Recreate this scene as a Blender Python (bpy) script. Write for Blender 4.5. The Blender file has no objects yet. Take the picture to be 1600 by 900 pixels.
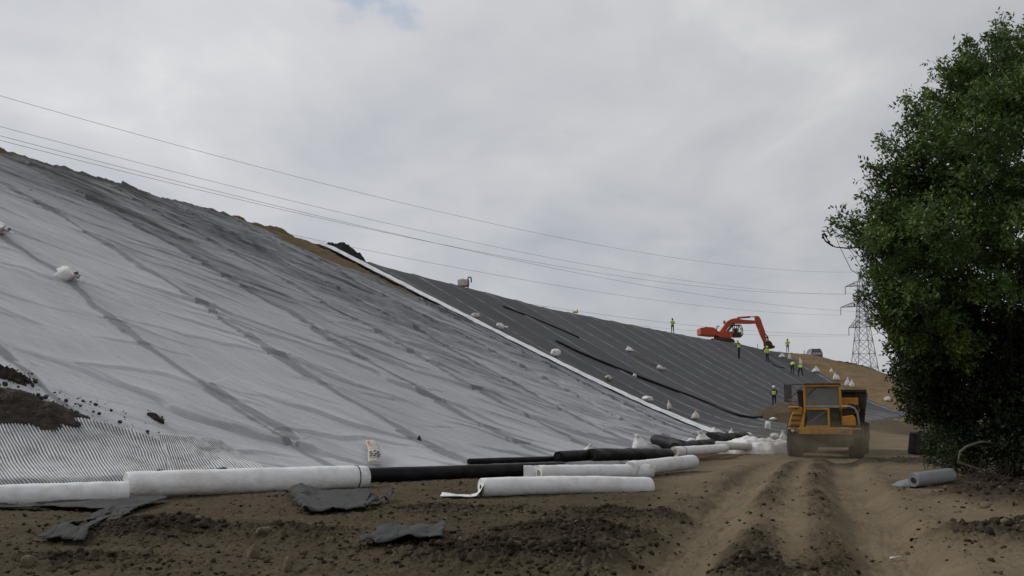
import bpy, bmesh, math, random
import numpy as np
from mathutils import Vector, Matrix, Quaternion
from mathutils.bvhtree import BVHTree

random.seed(7); RNG = np.random.default_rng(7)
SC = bpy.context.scene
COL = SC.collection

# ------------------------------------------------------------------ camera
F = 1537.0
PITCH = math.atan(191.0 / F)
CAM = Vector((0.0, 0.0, 1.7))
cam_d = bpy.data.cameras.new("camera"); cam_o = bpy.data.objects.new("camera", cam_d); COL.objects.link(cam_o)
cam_d.sensor_width = 36.0; cam_d.lens = 36.0 * F / 1600.0
cam_d.clip_start = 0.1; cam_d.clip_end = 6000.0
cam_o.location = CAM; cam_o.rotation_euler = (math.pi / 2 + PITCH, 0, 0)
SC.camera = cam_o

# ------------------------------------------------------------------ light
SUN_EL, SUN_AZ = math.radians(36), math.radians(292)      # azimuth from +Y, clockwise (+X = 90)
sund = bpy.data.lights.new("sun", 'SUN'); suno = bpy.data.objects.new("sun", sund); COL.objects.link(suno)
sund.energy = 1.5; sund.angle = math.radians(11); sund.color = (1.0, 0.965, 0.91)
_sv = Vector((math.sin(SUN_AZ) * math.cos(SUN_EL), math.cos(SUN_AZ) * math.cos(SUN_EL), math.sin(SUN_EL)))
suno.rotation_euler = _sv.to_track_quat('Z', 'Y').to_euler(); suno.location = (-30, -30, 60)

SC.view_settings.view_transform = 'Standard'; SC.view_settings.look = 'None'
SC.view_settings.exposure = 0.0; SC.view_settings.gamma = 1.0; SC.view_settings.use_curve_mapping = False
SC.render.engine = 'CYCLES'
SC.cycles.use_denoising = True
SC.cycles.max_bounces = 6; SC.cycles.diffuse_bounces = 3; SC.cycles.glossy_bounces = 2; SC.cycles.transmission_bounces = 3
SC.cycles.volume_bounces = 0; SC.cycles.transparent_max_bounces = 8
SC.cycles.use_adaptive_sampling = True; SC.cycles.adaptive_threshold = 0.02


class NT:
    """small node-tree helper"""
    def __init__(s, tree): s.t = tree; s.n = tree.nodes; s.l = tree.links
    def new(s, typ, **kw):
        n = s.n.new(typ)
        for k, v in kw.items():
            if k.startswith('i_'):
                key = k[2:]; key = int(key) if key.isdigit() else key
                s.set(n.inputs[key], v)
            else: setattr(n, k, v)
        return n
    def set(s, sock, v):
        if hasattr(v, 'is_output') and v.is_output: s.l.new(v, sock)
        else:
            try: sock.default_value = v
            except Exception: sock.default_value = tuple(v)[:len(sock.default_value)]
    def math(s, op, a, b=0.0, c=0.0, clamp=False):
        n = s.n.new('ShaderNodeMath'); n.operation = op; n.use_clamp = clamp
        s.set(n.inputs[0], a); s.set(n.inputs[1], b); s.set(n.inputs[2], c); return n.outputs[0]
    def mix(s, fac, a, b, blend='MIX'):
        n = s.n.new('ShaderNodeMix'); n.data_type = 'RGBA'; n.blend_type = blend
        s.set(n.inputs[0], fac); s.set(n.inputs[6], a); s.set(n.inputs[7], b); return n.outputs[2]
    def ramp(s, fac, stops, interp='LINEAR'):
        n = s.n.new('ShaderNodeValToRGB'); n.color_ramp.interpolation = interp
        e = n.color_ramp.elements
        while len(e) < len(stops): e.new(0.5)
        for i, (p, c) in enumerate(stops):
            e[i].position = p; e[i].color = c if len(c) == 4 else (*c, 1)
        s.set(n.inputs[0], fac); return n.outputs[0]
    def noise(s, vec, scale, detail=4, rough=0.55, dist=0.0, out=0):
        n = s.n.new('ShaderNodeTexNoise'); n.inputs['Scale'].default_value = scale
        n.inputs['Detail'].default_value = detail; n.inputs['Roughness'].default_value = rough
        n.inputs['Distortion'].default_value = dist
        if vec is not None: s.l.new(vec, n.inputs['Vector'])
        return n.outputs[out]
    def mapr(s, v, a, b, c=0.0, d=1.0, smooth=False):
        n = s.n.new('ShaderNodeMapRange'); n.interpolation_type = 'SMOOTHSTEP' if smooth else 'LINEAR'
        s.set(n.inputs[0], v); n.inputs[1].default_value = a; n.inputs[2].default_value = b
        n.inputs[3].default_value = c; n.inputs[4].default_value = d; return n.outputs[0]
    def attr(s, name, out='Fac'):
        n = s.n.new('ShaderNodeAttribute'); n.attribute_name = name; return n.outputs[out]
    def comb(s, x, y, z):
        n = s.n.new('ShaderNodeCombineXYZ'); s.set(n.inputs[0], x); s.set(n.inputs[1], y); s.set(n.inputs[2], z); return n.outputs[0]


def ray(px, py):
    x = (px - 800.0) / F; y = (450.0 - py) / F
    cp, sp = math.cos(PITCH), math.sin(PITCH)
    return Vector((x, cp - y * sp, sp + y * cp))
def at(px, py, D):
    """the point seen at photo pixel (px, py) whose distance along the ground is D metres"""
    d = ray(px, py); return CAM + d * (D / d.y)

# ------------------------------------------------------------------ sky: overcast cloud deck over a physical sky
world = bpy.data.worlds.new("World"); SC.world = world; world.use_nodes = True
W = NT(world.node_tree); W.n.clear()
sky = W.new('ShaderNodeTexSky', sky_type='NISHITA', sun_disc=False, sun_elevation=SUN_EL, sun_rotation=SUN_AZ)
bg_sky = W.new('ShaderNodeBackground', i_0=sky.outputs[0], i_1=0.12)
tc = W.new('ShaderNodeTexCoord'); sep = W.new('ShaderNodeSeparateXYZ', i_0=tc.outputs['Generated'])
zz = W.math('MAXIMUM', sep.outputs[2], 0.0)
den = W.math('ADD', zz, 0.22)
cv = W.comb(W.math('DIVIDE', sep.outputs[0], den), W.math('MULTIPLY', W.math('DIVIDE', sep.outputs[1], den), 0.75), W.math('MULTIPLY', sep.outputs[2], 1.3))
big = W.noise(cv, 0.95, 5, 0.52, 0.3)
mid = W.noise(cv, 2.1, 6, 0.55, 0.45)
fin = W.noise(cv, 5.5, 5, 0.55, 0.3)
m1 = W.math('MULTIPLY_ADD', big, 0.62, W.math('MULTIPLY', mid, 0.38))
m1 = W.math('MULTIPLY_ADD', fin, 0.10, m1)
cloud = W.ramp(W.mapr(m1, 0.38, 0.70), [(0.0, (0.39, 0.425, 0.48)), (0.30, (0.475, 0.50, 0.545)),
                                     (0.55, (0.555, 0.57, 0.605)), (0.8, (0.635, 0.64, 0.665)), (1.0, (0.74, 0.74, 0.75))])
# brighter towards the left of the scene where the sun stands behind the deck, duller towards the right
side = W.mapr(sep.outputs[0], -0.55, 0.5, 1.11, 0.84)
vm = W.new('ShaderNodeVectorMath', operation='SCALE'); W.l.new(cloud, vm.inputs[0]); W.l.new(side, vm.inputs['Scale'])
low = W.mapr(sep.outputs[2], 0.0, 0.16, 0.55, 0.0, True)
cl2 = W.mix(low, vm.outputs[0], (0.485, 0.505, 0.515, 1))
cl2 = W.mix(W.mapr(sep.outputs[2], -0.05, 0.0, 1.0, 0.0), cl2, (0.10, 0.085, 0.06, 1))
bg_c = W.new('ShaderNodeBackground', i_0=cl2, i_1=1.0)
# one torn hole in the deck that lets the blue through
hd = ray(600, -26).normalized()
hv = W.new('ShaderNodeVectorMath', operation='SUBTRACT'); W.l.new(tc.outputs['Generated'], hv.inputs[0]); hv.inputs[1].default_value = hd
hs = W.new('ShaderNodeVectorMath', operation='MULTIPLY'); W.l.new(hv.outputs[0], hs.inputs[0]); hs.inputs[1].default_value = (1.0, 2.2, 2.2)
hl = W.new('ShaderNodeVectorMath', operation='LENGTH'); W.l.new(hs.outputs[0], hl.inputs[0])
hole = W.mapr(W.math('MULTIPLY_ADD', W.math('SUBTRACT', fin, 0.5), 0.28, hl.outputs['Value']), 0.015, 0.07, 0.50, 0.0, True)
mixw = W.new('ShaderNodeMixShader'); W.l.new(hole, mixw.inputs[0]); W.l.new(bg_c.outputs[0], mixw.inputs[1]); W.l.new(bg_sky.outputs[0], mixw.inputs[2])
wo = W.new('ShaderNodeOutputWorld'); W.l.new(mixw.outputs[0], wo.inputs[0])

# ------------------------------------------------------------------ numpy noise
def _h(ix, iy, seed):
    ix = ix.astype(np.int64); iy = iy.astype(np.int64)
    n = (ix * 374761393 + iy * 668265263 + seed * 1442695041) & 0xffffffff
    n = ((n ^ (n >> 13)) * 1274126177) & 0xffffffff
    n = ((n ^ (n >> 16)) * 2246822519) & 0xffffffff
    return ((n ^ (n >> 15)) & 0xffffff).astype(np.float64) / 16777216.0
def pn(x, y, seed=0):
    x = np.asarray(x, float); y = np.asarray(y, float)
    x, y = np.broadcast_arrays(x, y)
    xi = np.floor(x); yi = np.floor(y); xf = x - xi; yf = y - yi
    u = xf * xf * xf * (xf * (xf * 6 - 15) + 10); v = yf * yf * yf * (yf * (yf * 6 - 15) + 10)
    def g(a, b):
        t = _h(xi + a, yi + b, seed) * 6.283185307
        return np.cos(t) * (xf - a) + np.sin(t) * (yf - b)
    a = g(0, 0) * (1 - u) + g(1, 0) * u; b = g(0, 1) * (1 - u) + g(1, 1) * u
    return (a * (1 - v) + b * v) * 1.5
def fbm(x, y, o=4, seed=0, gain=0.5):
    s = 0; a = 1.0; f = 1.0; t = 0
    for k in range(o):
        s = s + a * pn(x * f + 17.3 * k, y * f - 9.1 * k, seed + k * 31); t += a; a *= gain; f *= 2.03
    return s / t
def sst(x, a, b):
    t = np.clip((np.asarray(x, float) - a) / (b - a), 0, 1); return t * t * (3 - 2 * t)

# ------------------------------------------------------------------ mesh helpers
def tag(o, label=None, cat=None, group=None, kind=None):
    if label: o['label'] = label
    if cat: o['category'] = cat
    if group: o['group'] = group
    if kind: o['kind'] = kind
    return o
def thing(name, label, cat, loc=(0, 0, 0), rot=(0, 0, 0), group=None):
    o = bpy.data.objects.new(name, None); COL.objects.link(o); o.empty_display_size = 0.3
    o.location = loc; o.rotation_euler = rot
    return tag(o, label, cat, group)
def link(name, me, mat=None, parent=None, smooth=True):
    o = bpy.data.objects.new(name, me); COL.objects.link(o)
    if mat is not None:
        for m in (mat if isinstance(mat, (list, tuple)) else [mat]): me.materials.append(m)
    if smooth: me.polygons.foreach_set('use_smooth', [True] * len(me.polygons))
    if parent is not None: o.parent = parent
    return o
def np_mesh(name, V, Q):
    """V (n,3), Q (m,4) or (m,3) index array"""
    V = np.ascontiguousarray(V, dtype=np.float32); Q = np.ascontiguousarray(Q, dtype=np.int32)
    me = bpy.data.meshes.new(name); k = Q.shape[1]
    me.vertices.add(len(V)); me.vertices.foreach_set('co', V.ravel())
    me.loops.add(Q.size); me.loops.foreach_set('vertex_index', Q.ravel())
    me.polygons.add(len(Q)); me.polygons.foreach_set('loop_start', np.arange(0, Q.size, k, dtype=np.int32))
    me.update(calc_edges=True); return me
def grid_faces(nu, nv, close_u=False):
    i = np.arange(nu if close_u else nu - 1)[:, None]; j = np.arange(nv - 1)[None, :]
    i2 = (i + 1) % nu
    return np.stack([i * nv + j, i2 * nv + j, i2 * nv + j + 1, i * nv + j + 1], -1).reshape(-1, 4)
def add_attr(me, name, val):
    a = me.attributes.new(name, 'FLOAT', 'POINT'); a.data.foreach_set('value', np.ascontiguousarray(val, dtype=np.float32).ravel())

class MB:
    """collects shapes and links them as one mesh"""
    def __init__(s): s.v = []; s.f = []; s.m = []
    def add(s, V, Fs, mi=0):
        b = len(s.v); s.v += [tuple(v) for v in V]; s.f += [tuple(b + i for i in f) for f in Fs]; s.m += [mi] * len(Fs); return s
    def box(s, c, size, rot=None, mi=0, taper=None):
        x, y, z = size[0] / 2, size[1] / 2, size[2] / 2
        P = [Vector((sx * x, sy * y, sz * z)) for sz in (-1, 1) for sy in (-1, 1) for sx in (-1, 1)]
        if taper:
            P = [Vector((p.x * (taper[0] if p.z > 0 else 1), p.y * (taper[1] if p.z > 0 else 1), p.z)) for p in P]
        if rot is not None:
            R = rot if isinstance(rot, Matrix) else Matrix.Rotation(rot[2], 3, 'Z') @ Matrix.Rotation(rot[1], 3, 'Y') @ Matrix.Rotation(rot[0], 3, 'X')
            P = [R @ p for p in P]
        P = [p + Vector(c) for p in P]
        return s.add(P, [(0, 2, 3, 1), (4, 5, 7, 6), (0, 1, 5, 4), (2, 6, 7, 3), (0, 4, 6, 2), (1, 3, 7, 5)], mi)
    def prism(s, poly, axis, a, b, mi=0):
        """polygon in the two other axes, extruded along axis from a to b"""
        n = len(poly)
        def mk(p, t):
            q = list(p); q.insert('xyz'.index(axis), t); return q
        V = [mk(p, a) for p in poly] + [mk(p, b) for p in poly]
        Fs = [tuple(range(n - 1, -1, -1)), tuple(range(n, 2 * n))] + [(i, (i + 1) % n, n + (i + 1) % n, n + i) for i in range(n)]
        return s.add(V, Fs, mi)
    def tube(s, pts, r, seg=8, caps=True, mi=0, squash=None):
        pts = [Vector(p) for p in pts]; n = len(pts)
        rs = r if isinstance(r, (list, tuple, np.ndarray)) else [r] * n
        T = []
        for i in range(n):
            d = pts[min(i + 1, n - 1)] - pts[max(i - 1, 0)]
            T.append(d.normalized() if d.length > 1e-9 else Vector((0, 0, 1)))
        u = T[0].cross(Vector((0, 0, 1)))
        if u.length < 0.05: u = T[0].cross(Vector((0, 1, 0)))
        u.normalize(); V = []
        for i in range(n):
            u = (u - T[i] * u.dot(T[i])).normalized(); w = T[i].cross(u)
            for k in range(seg):
                a = 2 * math.pi * k / seg
                V.append(pts[i] + (u * math.cos(a) + w * math.sin(a)) * rs[i])
        Fs = [(i * seg + k, i * seg + (k + 1) % seg, (i + 1) * seg + (k + 1) % seg, (i + 1) * seg + k) for i in range(n - 1) for k in range(seg)]
        if caps: Fs += [tuple(range(seg - 1, -1, -1)), tuple(range((n - 1) * seg, n * seg))]
        return s.add(V, Fs, mi)
    def bar(s, a, b, w, mi=0): return s.tube([a, b], w, 4, True, mi)
    def lathe(s, prof, c=(0, 0, 0), axis='z', seg=24, mi=0):
        """prof: (radius, height) list revolved round axis through c"""
        V = []
        for (r, h) in prof:
            for k in range(seg):
                a = 2 * math.pi * k / seg; x, y = r * math.cos(a), r * math.sin(a)
                p = (x, y, h) if axis == 'z' else ((h, x, y) if axis == 'x' else (x, h, y))
                V.append((p[0] + c[0], p[1] + c[1], p[2] + c[2]))
        n = len(prof)
        Fs = [(i * seg + k, i * seg + (k + 1) % seg, (i + 1) * seg + (k + 1) % seg, (i + 1) * seg + k) for i in range(n - 1) for k in range(seg)]
        return s.add(V, Fs, mi)
    def build(s, name, mat, parent=None, bevel=0.0, smooth=False, seg=2):
        me = bpy.data.meshes.new(name); me.from_pydata([tuple(v) for v in s.v], [], s.f)
        bm = bmesh.new(); bm.from_mesh(me); bmesh.ops.recalc_face_normals(bm, faces=bm.faces[:]); bm.to_mesh(me); bm.free()
        if isinstance(mat, (list, tuple)): me.polygons.foreach_set('material_index', s.m)
        o = link(name, me, mat, parent, smooth)
        if bevel > 0:
            b = o.modifiers.new('bevel', 'BEVEL'); b.width = bevel; b.segments = seg; b.limit_method = 'ANGLE'; b.angle_limit = math.radians(40)
            me.polygons.foreach_set('use_smooth', [True] * len(me.polygons))
            b.harden_normals = False
            w = o.modifiers.new('wn', 'WEIGHTED_NORMAL')
        return o

# ------------------------------------------------------------------ materials
def surf(name, col, rough=0.8, var=0.15, scale=6.0, col2=None, bump=0.0, bscale=40.0, metal=0.0, coords='Object', spec=0.3, dirt=None, dirt_amt=0.0, dirt_scale=2.0, sheen=0.0):
    m = bpy.data.materials.new(name); m.use_nodes = True; N = NT(m.node_tree); N.n.clear()
    tc = N.new('ShaderNodeTexCoord').outputs[coords]
    c2 = col2 if col2 else tuple(max(0, c * (1 - var * 1.6)) for c in col)
    f = N.mapr(N.noise(tc, scale, 5, 0.6), 0.3, 0.7)
    c1 = tuple(c * (1 + var * 0.6) for c in col)
    colr = N.mix(f, (*c2, 1), (*c1, 1))
    if dirt:
        df = N.math('MULTIPLY', N.mapr(N.noise(tc, dirt_scale, 6, 0.65, 0.4), 0.42, 0.68, 0, 1, True), dirt_amt)
        colr = N.mix(df, colr, (*dirt, 1))
    p = N.new('ShaderNodeBsdfPrincipled'); N.set(p.inputs['Base Color'], colr)
    p.inputs['Roughness'].default_value = rough; p.inputs['Metallic'].default_value = metal
    p.inputs['Specular IOR Level'].default_value = spec
    if sheen: p.inputs['Sheen Weight'].default_value = sheen
    if bump > 0:
        b = N.new('ShaderNodeBump'); b.inputs['Strength'].default_value = 1.0; b.inputs['Distance'].default_value = bump
        N.l.new(N.noise(tc, bscale, 4, 0.6), b.inputs['Height']); N.l.new(b.outputs[0], p.inputs['Normal'])
    o = N.new('ShaderNodeOutputMaterial'); N.l.new(p.outputs[0], o.inputs[0]); return m

M = {}
M['white_fabric'] = surf('white_fabric', (0.80, 0.80, 0.79), 0.9, 0.06, 3, bump=0.02, bscale=7, dirt=(0.42, 0.36, 0.27), dirt_amt=0.40, dirt_scale=1.6)
M['grey_fabric'] = surf('grey_fabric', (0.23, 0.235, 0.24), 0.85, 0.1, 3, bump=0.005, bscale=60)
M['bag'] = surf('bag', (0.78, 0.77, 0.74), 0.7, 0.12, 5, bump=0.02, bscale=9, dirt=(0.36, 0.31, 0.24), dirt_amt=0.45, dirt_scale=3)
M['bag_tan'] = surf('bag_tan', (0.62, 0.58, 0.49), 0.7, 0.14, 5, bump=0.02, bscale=9, dirt=(0.30, 0.25, 0.18), dirt_amt=0.5, dirt_scale=3)
M['black_pipe'] = surf('black_pipe', (0.010, 0.010, 0.011), 0.5, 0.2, 4, bump=0.01, bscale=9, spec=0.15, dirt=(0.045, 0.038, 0.03), dirt_amt=0.35)
M['black_liner'] = surf('black_liner', (0.018, 0.018, 0.019), 0.6, 0.2, 4, spec=0.2, bump=0.02, bscale=6, dirt=(0.09, 0.075, 0.055), dirt_amt=0.4)
M['felt'] = surf('felt', (0.046, 0.049, 0.050), 0.95, 0.12, 5, bump=0.006, bscale=50, dirt=(0.10, 0.08, 0.055), dirt_amt=0.45, dirt_scale=2.5)
M['card'] = surf('card', (0.34, 0.27, 0.17), 0.9, 0.2, 8)
M['dark_hole'] = surf('dark_hole', (0.02, 0.018, 0.015), 0.95, 0.1)
M['stone'] = surf('stone', (0.15, 0.115, 0.075), 0.95, 0.25, 4, bump=0.02, bscale=12, dirt=(0.06, 0.045, 0.03), dirt_amt=0.6, dirt_scale=2)
M['soil_dark'] = surf('soil_dark', (0.052, 0.041, 0.032), 0.98, 0.35, 5, bump=0.05, bscale=9, coords='Object')
M['soil_brown'] = surf('soil_brown', (0.105, 0.073, 0.042), 0.98, 0.3, 1.5, bump=0.05, bscale=7)
M['soil_black'] = surf('soil_black', (0.022, 0.021, 0.020), 0.98, 0.35, 5, bump=0.05, bscale=9)
M['red'] = surf('red', (0.45, 0.09, 0.08), 0.7, 0.2, 10)
M['orange_red'] = surf('orange_red', (0.60, 0.14, 0.06), 0.7, 0.2, 10)
M['ink'] = surf('ink', (0.015, 0.015, 0.015), 0.8, 0.1)
# ------------------------------------------------------------------ terrain: ground height
RUT1 = [(1228, 716), (1190, 735), (1160, 762), (1130, 800), (1100, 845), (1050, 900), (940, 1010)]
RUT2 = [(1318, 716), (1318, 745), (1340, 790), (1368, 835), (1400, 880), (1440, 940), (1500, 1030)]
def flat(px, py, z=0.0):
    d = ray(px, py); t = (z - CAM.z) / d.z; p = CAM + d * t; return (p.x, p.y)
RUTS = [np.array([flat(*p, -0.12) for p in R]) for R in (RUT1, RUT2)]
def poly_dist(x, y, P):
    best = np.full(np.shape(x), 1e9); side = np.zeros(np.shape(x)); tt = np.zeros(np.shape(x)); acc = 0.0
    for a, b in zip(P[:-1], P[1:]):
        d = b - a; L = math.hypot(*d); ux, uy = d / L
        t = np.clip((x - a[0]) * ux + (y - a[1]) * uy, 0, L)
        dx = x - a[0] - t * ux; dy = y - a[1] - t * uy; dd = np.hypot(dx, dy)
        k = dd < best
        best = np.where(k, dd, best); side = np.where(k, np.sign(ux * dy - uy * dx), side); tt = np.where(k, acc + t, tt); acc += L
    return best, side, tt
Y_KEY = [-60, 0, 14, 22, 30, 40, 50, 62, 75, 100, 150, 260, 600, 2500]
Z_KEY = [0, 0, 0, 0, -0.06, -0.20, -0.06, 0.18, 0.56, 1.05, 1.3, 1.3, 0.5, -2.0]
MOUNDS = [  # photo pixel, rx, ry, height: heaped and dug-over soil near the camera; one darkens the verge under the trees
    (255, 838, 1.25, 0.75, 0.26), (470, 838, 0.9, 0.5, 0.12), (110, 880, 1.1, 0.5, 0.10), (880, 850, 1.2, 0.8, 0.24), (700, 800, 1.8, 0.9, 0.10),
    (960, 812, 1.3, 1.0, 0.13), (820, 880, 1.2, 0.45, 0.22), (1180, 897, 0.55, 0.3, 0.12), (1240, 800, 0.8, 2.0, 0.15), (1580, 790, 1.3, 1.9, 0.34), (1640, 850, 1.3, 1.2, 0.32),
    (1420, 722, 3.0, 2.2, 0.25), (1540, 756, 2.2, 0.9, 0.16), (1230, 820, .5, 1.4, 0.07), (640, 870, 1.0, 0.4, 0.10)]
MW = [(*flat(px, py), rx, ry, h, 0.0 if 1200 < px < 1300 and py < 850 else 1.0) for (px, py, rx, ry, h) in MOUNDS]
def ground_parts(x, y):
    x = np.asarray(x, float); y = np.asarray(y, float)
    z = np.interp(y, Y_KEY, Z_KEY)
    z = z + 0.06 * fbm(x / 5.0, y / 5.0, 3, 5) * sst(np.hypot(x, y), 3, 9)
    fade = np.exp(-np.hypot(x, y) / 45.0)
    rough = np.full(z.shape, 0.35)
    m = np.zeros(z.shape)
    for (cx, cy, rx, ry, h, dug) in MW:
        wob = 1 + 0.35 * fbm(x / 0.9, y / 0.9, 3, 41)
        q = np.sqrt(((x - cx) / rx) ** 2 + ((y - cy) / ry) ** 2) / np.maximum(wob, 0.4)
        g = np.exp(-q ** 2 * 1.1)
        z = z + h * g; m = np.maximum(m, dug * g * min(1.0, h / 0.18))
    track = np.zeros(z.shape); berm = np.zeros(z.shape)
    for k, P in enumerate(RUTS):
        d, sd, tt = poly_dist(x, y, P)
        d = d + 0.10 * fbm(x / 0.7, y / 0.7, 3, 61 + k)
        wdt = 0.42 if k == 0 else 0.46
        near = sst(y, 40, 30) if k >= 0 else 1
        z = z - (0.17 + 0.04 * pn(tt / 3.0, tt * 0, 8)) * np.exp(-(d / wdt) ** 4) * near
        bl = np.exp(-((d - 0.78) / 0.26) ** 2) * (0.62 + 0.55 * fbm(tt / 2.6, sd * 3.7, 3, 77 + k)) * (0.45 + 0.55 * (((sd > 0) if k == 0 else (sd < 0))))
        bl = np.clip(bl, 0, 1)
        z = z + 0.17 * bl * near; berm = np.maximum(berm, bl * near)
        z = z + np.exp(-(d / 0.5) ** 4) * near * (0.012 * np.sin(tt * 6.283 / 0.26 + 2.2 * sd) * sst(fbm(tt / 2.0, sd, 2, 91 + k), -0.1, 0.2) + 0.022 * fbm(d * sd / 0.10, tt / 2.5, 3, 93 + k))
        track = np.maximum(track, np.exp(-(d / 0.55) ** 4))
    # broad beaten haul road to the right of the ruts
    cxr = np.interp(y, [0, 10, 16, 25, 40, 60], [5.2, 5.2, 6.6, 9.0, 13.6, 20])
    wr = np.interp(y, [0, 10, 20, 40, 60], [1.9, 1.9, 2.4, 3.6, 4.5])
    road = np.exp(-(np.abs(x - cxr + 0.4 * fbm(x / 2.0, y / 2.0, 2, 9)) / wr) ** 4)
    cx2 = np.interp(y, [0, 10, 16, 25, 40, 55], [1.2, 2.3, 4.2, 6.6, 12.4, 17])
    road2 = np.exp(-((np.abs(x - cx2)) / np.interp(y, [0, 12, 25, 45], [1.2, 1.6, 3.2, 4.6])) ** 4) * 0.85 * sst(y, 8, 15)
    track = np.maximum(np.maximum(track, road), road2)
    track = np.clip(track * (1 - 0.85 * berm) * (1 - 0.75 * m), 0, 1)
    rough = np.clip(0.42 + 0.8 * m + 0.75 * berm + 0.25 * fbm(x / 1.7, y / 1.7, 3, 21) - 0.27 * track, 0.05, 1.15)
    return z, track, np.clip(m + 0.22 * berm, 0, 1), rough
def ground_z(x, y, detail=True):
    z, track, clod, rough = ground_parts(x, y)
    if detail:
        x = np.asarray(x, float); y = np.asarray(y, float)
        D = np.hypot(x, y)
        f1 = fbm(x / 0.45, y / 0.45, 4, 11, 0.55)
        bil = np.abs(fbm(x / 0.17 + 3, y / 0.17, 3, 13, 0.6))
        bil2 = np.abs(fbm(x / 0.075 + 3, y / 0.075, 2, 15, 0.6))
        z = z + rough * (0.085 * f1 + 0.13 * bil - 0.02 + 0.05 * bil2 * sst(D, 30, 16)) + 0.008 * fbm(x / 0.25, y / 0.25, 3, 19)
    return z, track, clod, rough

# ------------------------------------------------------------------ terrain: the landfill flank (lofted between toe and crest)
CREST_PX = [(0, 237), (32, 241), (65, 252), (100, 263), (150, 276), (200, 293), (260, 310), (330, 328), (400, 347), (440, 361), (485, 377), (575, 407),
            (640, 424), (740, 449), (850, 478), (950, 498), (1050, 518)]
CR = [(-95, -66, -18, 15.6), (-60, -44.5, 12, 15.1), (-38, -31.9, 30.6, 14.3)]
for px, py in CREST_PX:
    d = ray(px, py); k = d.x / d.y
    t = (-12.9 - k * 63.3) / (k * 0.86 - 0.5); Dy = 63.3 + 0.86 * t
    p = at(px, py, Dy); CR.append((t, p.x, p.y, p.z))
for px, py, Dy, a in [(1090, 526, 125, 72), (1115, 529, 129.5, 77), (1148, 534, 134, 83), (1175, 541, 137, 87), (1205, 547, 140, 91), (1270, 553, 143, 98), (1300, 561.5, 145, 102), (1345, 571, 147, 106), (1375, 581, 147, 110), (1410, 604, 145, 114), (1445, 640, 139, 121)]:
    p = at(px, py, Dy); CR.append((a, p.x, p.y, p.z))
CR = np.array(CR)
TO = np.array([(-95, -52, -12, 0), (-60, -27, 5, 0), (-38, -10.6, 19.9, 0), (-28, -1.9, 26.2, 0.0), (-21, 2.2, 30.8, 0), (-13, 6.0, 38, -0.05), (0, 11.9, 50, 0.0),
               (30, 21.0, 66.5, 0.35), (60, 30.5, 83.5, 0.8), (91, 40, 100, 1.2), (98, 46, 103, 1.3), (106, 54, 109, 1.4), (114, 60, 118, 1.45), (121, 62, 132, 1.5)])
_AA = np.linspace(-95, 121, 4321)
def _smooth(col, A, w):
    y = np.interp(_AA, A[:, 0], A[:, col]); n = int(w / (_AA[1] - _AA[0])); k = np.hanning(2 * n + 3)[1:-1]; k /= k.sum()
    yp = np.concatenate([np.full(len(k), y[0]) + (np.arange(-len(k), 0)) * (y[1] - y[0]), y, np.full(len(k), y[-1]) + (np.arange(1, len(k) + 1)) * (y[-1] - y[-2])])
    return np.convolve(yp, k, 'same')[len(k):-len(k)]
_C = [_smooth(i, CR, 2.0) for i in (1, 2, 3)]; _T = [_smooth(i, TO, 5.0) for i in (1, 2, 3)]
_q = lambda v, a, b: ((v - a) + np.sqrt((v - a) ** 2 + b * b)) / 2
def flank(a, v):
    """a: metres along the flank (0 = white fabric edge), v: 0 toe .. 1 crest (below 0 and above 1 allowed)"""
    a = np.asarray(a, float); v = np.asarray(v, float); a, v = np.broadcast_arrays(a, v)
    cx, cy, cz = (np.interp(a, _AA, c) for c in _C); tx, ty, tz = (np.interp(a, _AA, c) for c in _T)
    w = sst(a, -5, 14) * (1 - sst(a, 88, 100))
    def g(v, A, B): return (_q(v, A, B) - _q(0, A, B)) / (_q(1, A, B) - _q(0, A, B))
    gv = g(v, 0.03, 0.05) * (1 - w) + g(v, 0.20, 0.17) * w
    vv = np.minimum(v, 1.0)
    z = tz + (cz - tz) * np.where(v <= 1, gv, 1.0)
    z = np.where(v < 0, tz + v * 0.4, z)
    L = np.hypot(cx - tx, cy - ty)
    over = np.maximum(v - 1, 0) * L
    z = z - np.where(over > 0, 0.9 * sst(over, 0, 3.5) + 0.06 * over, 0)
    z = z - 0.35 * np.exp(-((v - 1) * L / 1.2) ** 2) * 0.35
    x = tx + (cx - tx) * v; y = ty + (cy - ty) * v
    return x, y, z, L
def flank_up(a, v):
    return flank(a, v)[3] * v

# base hill body (bare brown soil)
ha = np.concatenate([np.linspace(-95, -40, 40), np.linspace(-39.5, 121, 640)])
hv = np.concatenate([np.linspace(-0.06, 0.66, 40), np.linspace(0.67, 1.06, 90), np.array([1.12, 1.25, 1.6, 2.2, 3.0, 4.0])])
A2, V2 = np.meshgrid(ha, hv, indexing='ij')
x, y, z, L = flank(A2, V2)
soil = np.maximum(sst(V2, 0.56, 0.64) * (1 - sst(A2, 0, 3)), sst(A2, 89, 95))
top = sst(V2, 0.965, 1.0)
z = z + soil * (0.16 * fbm(A2 / 0.9, V2 * 28 / 0.9, 4, 3) + 0.10 * fbm(A2 / 0.3, V2 * 28 / 0.3, 2, 4)) - 0.10 * (1 - soil)
z = z + top * (1 - sst(V2, 1.0, 1.12)) * (1 - sst(A2, -2, 2)) * (0.16 + 0.34 * fbm(A2 / 2.3, V2 * 3, 4, 6))
z = z + sst(A2, 100, 106) * (1 - sst(A2, 114, 119)) * np.exp(-((V2 - 1.0) / 0.012) ** 2) * (0.25 + 0.25 * fbm(A2 / 0.9, V2 * 6, 3, 8))   # dark turf lip
z = np.maximum(z, -3)
hill_me = np_mesh('hill', np.stack([x, y, z], -1).reshape(-1, 3), grid_faces(len(ha), len(hv)))
lip = sst(A2, 99, 104) * (V2 > 0.985)
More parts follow.
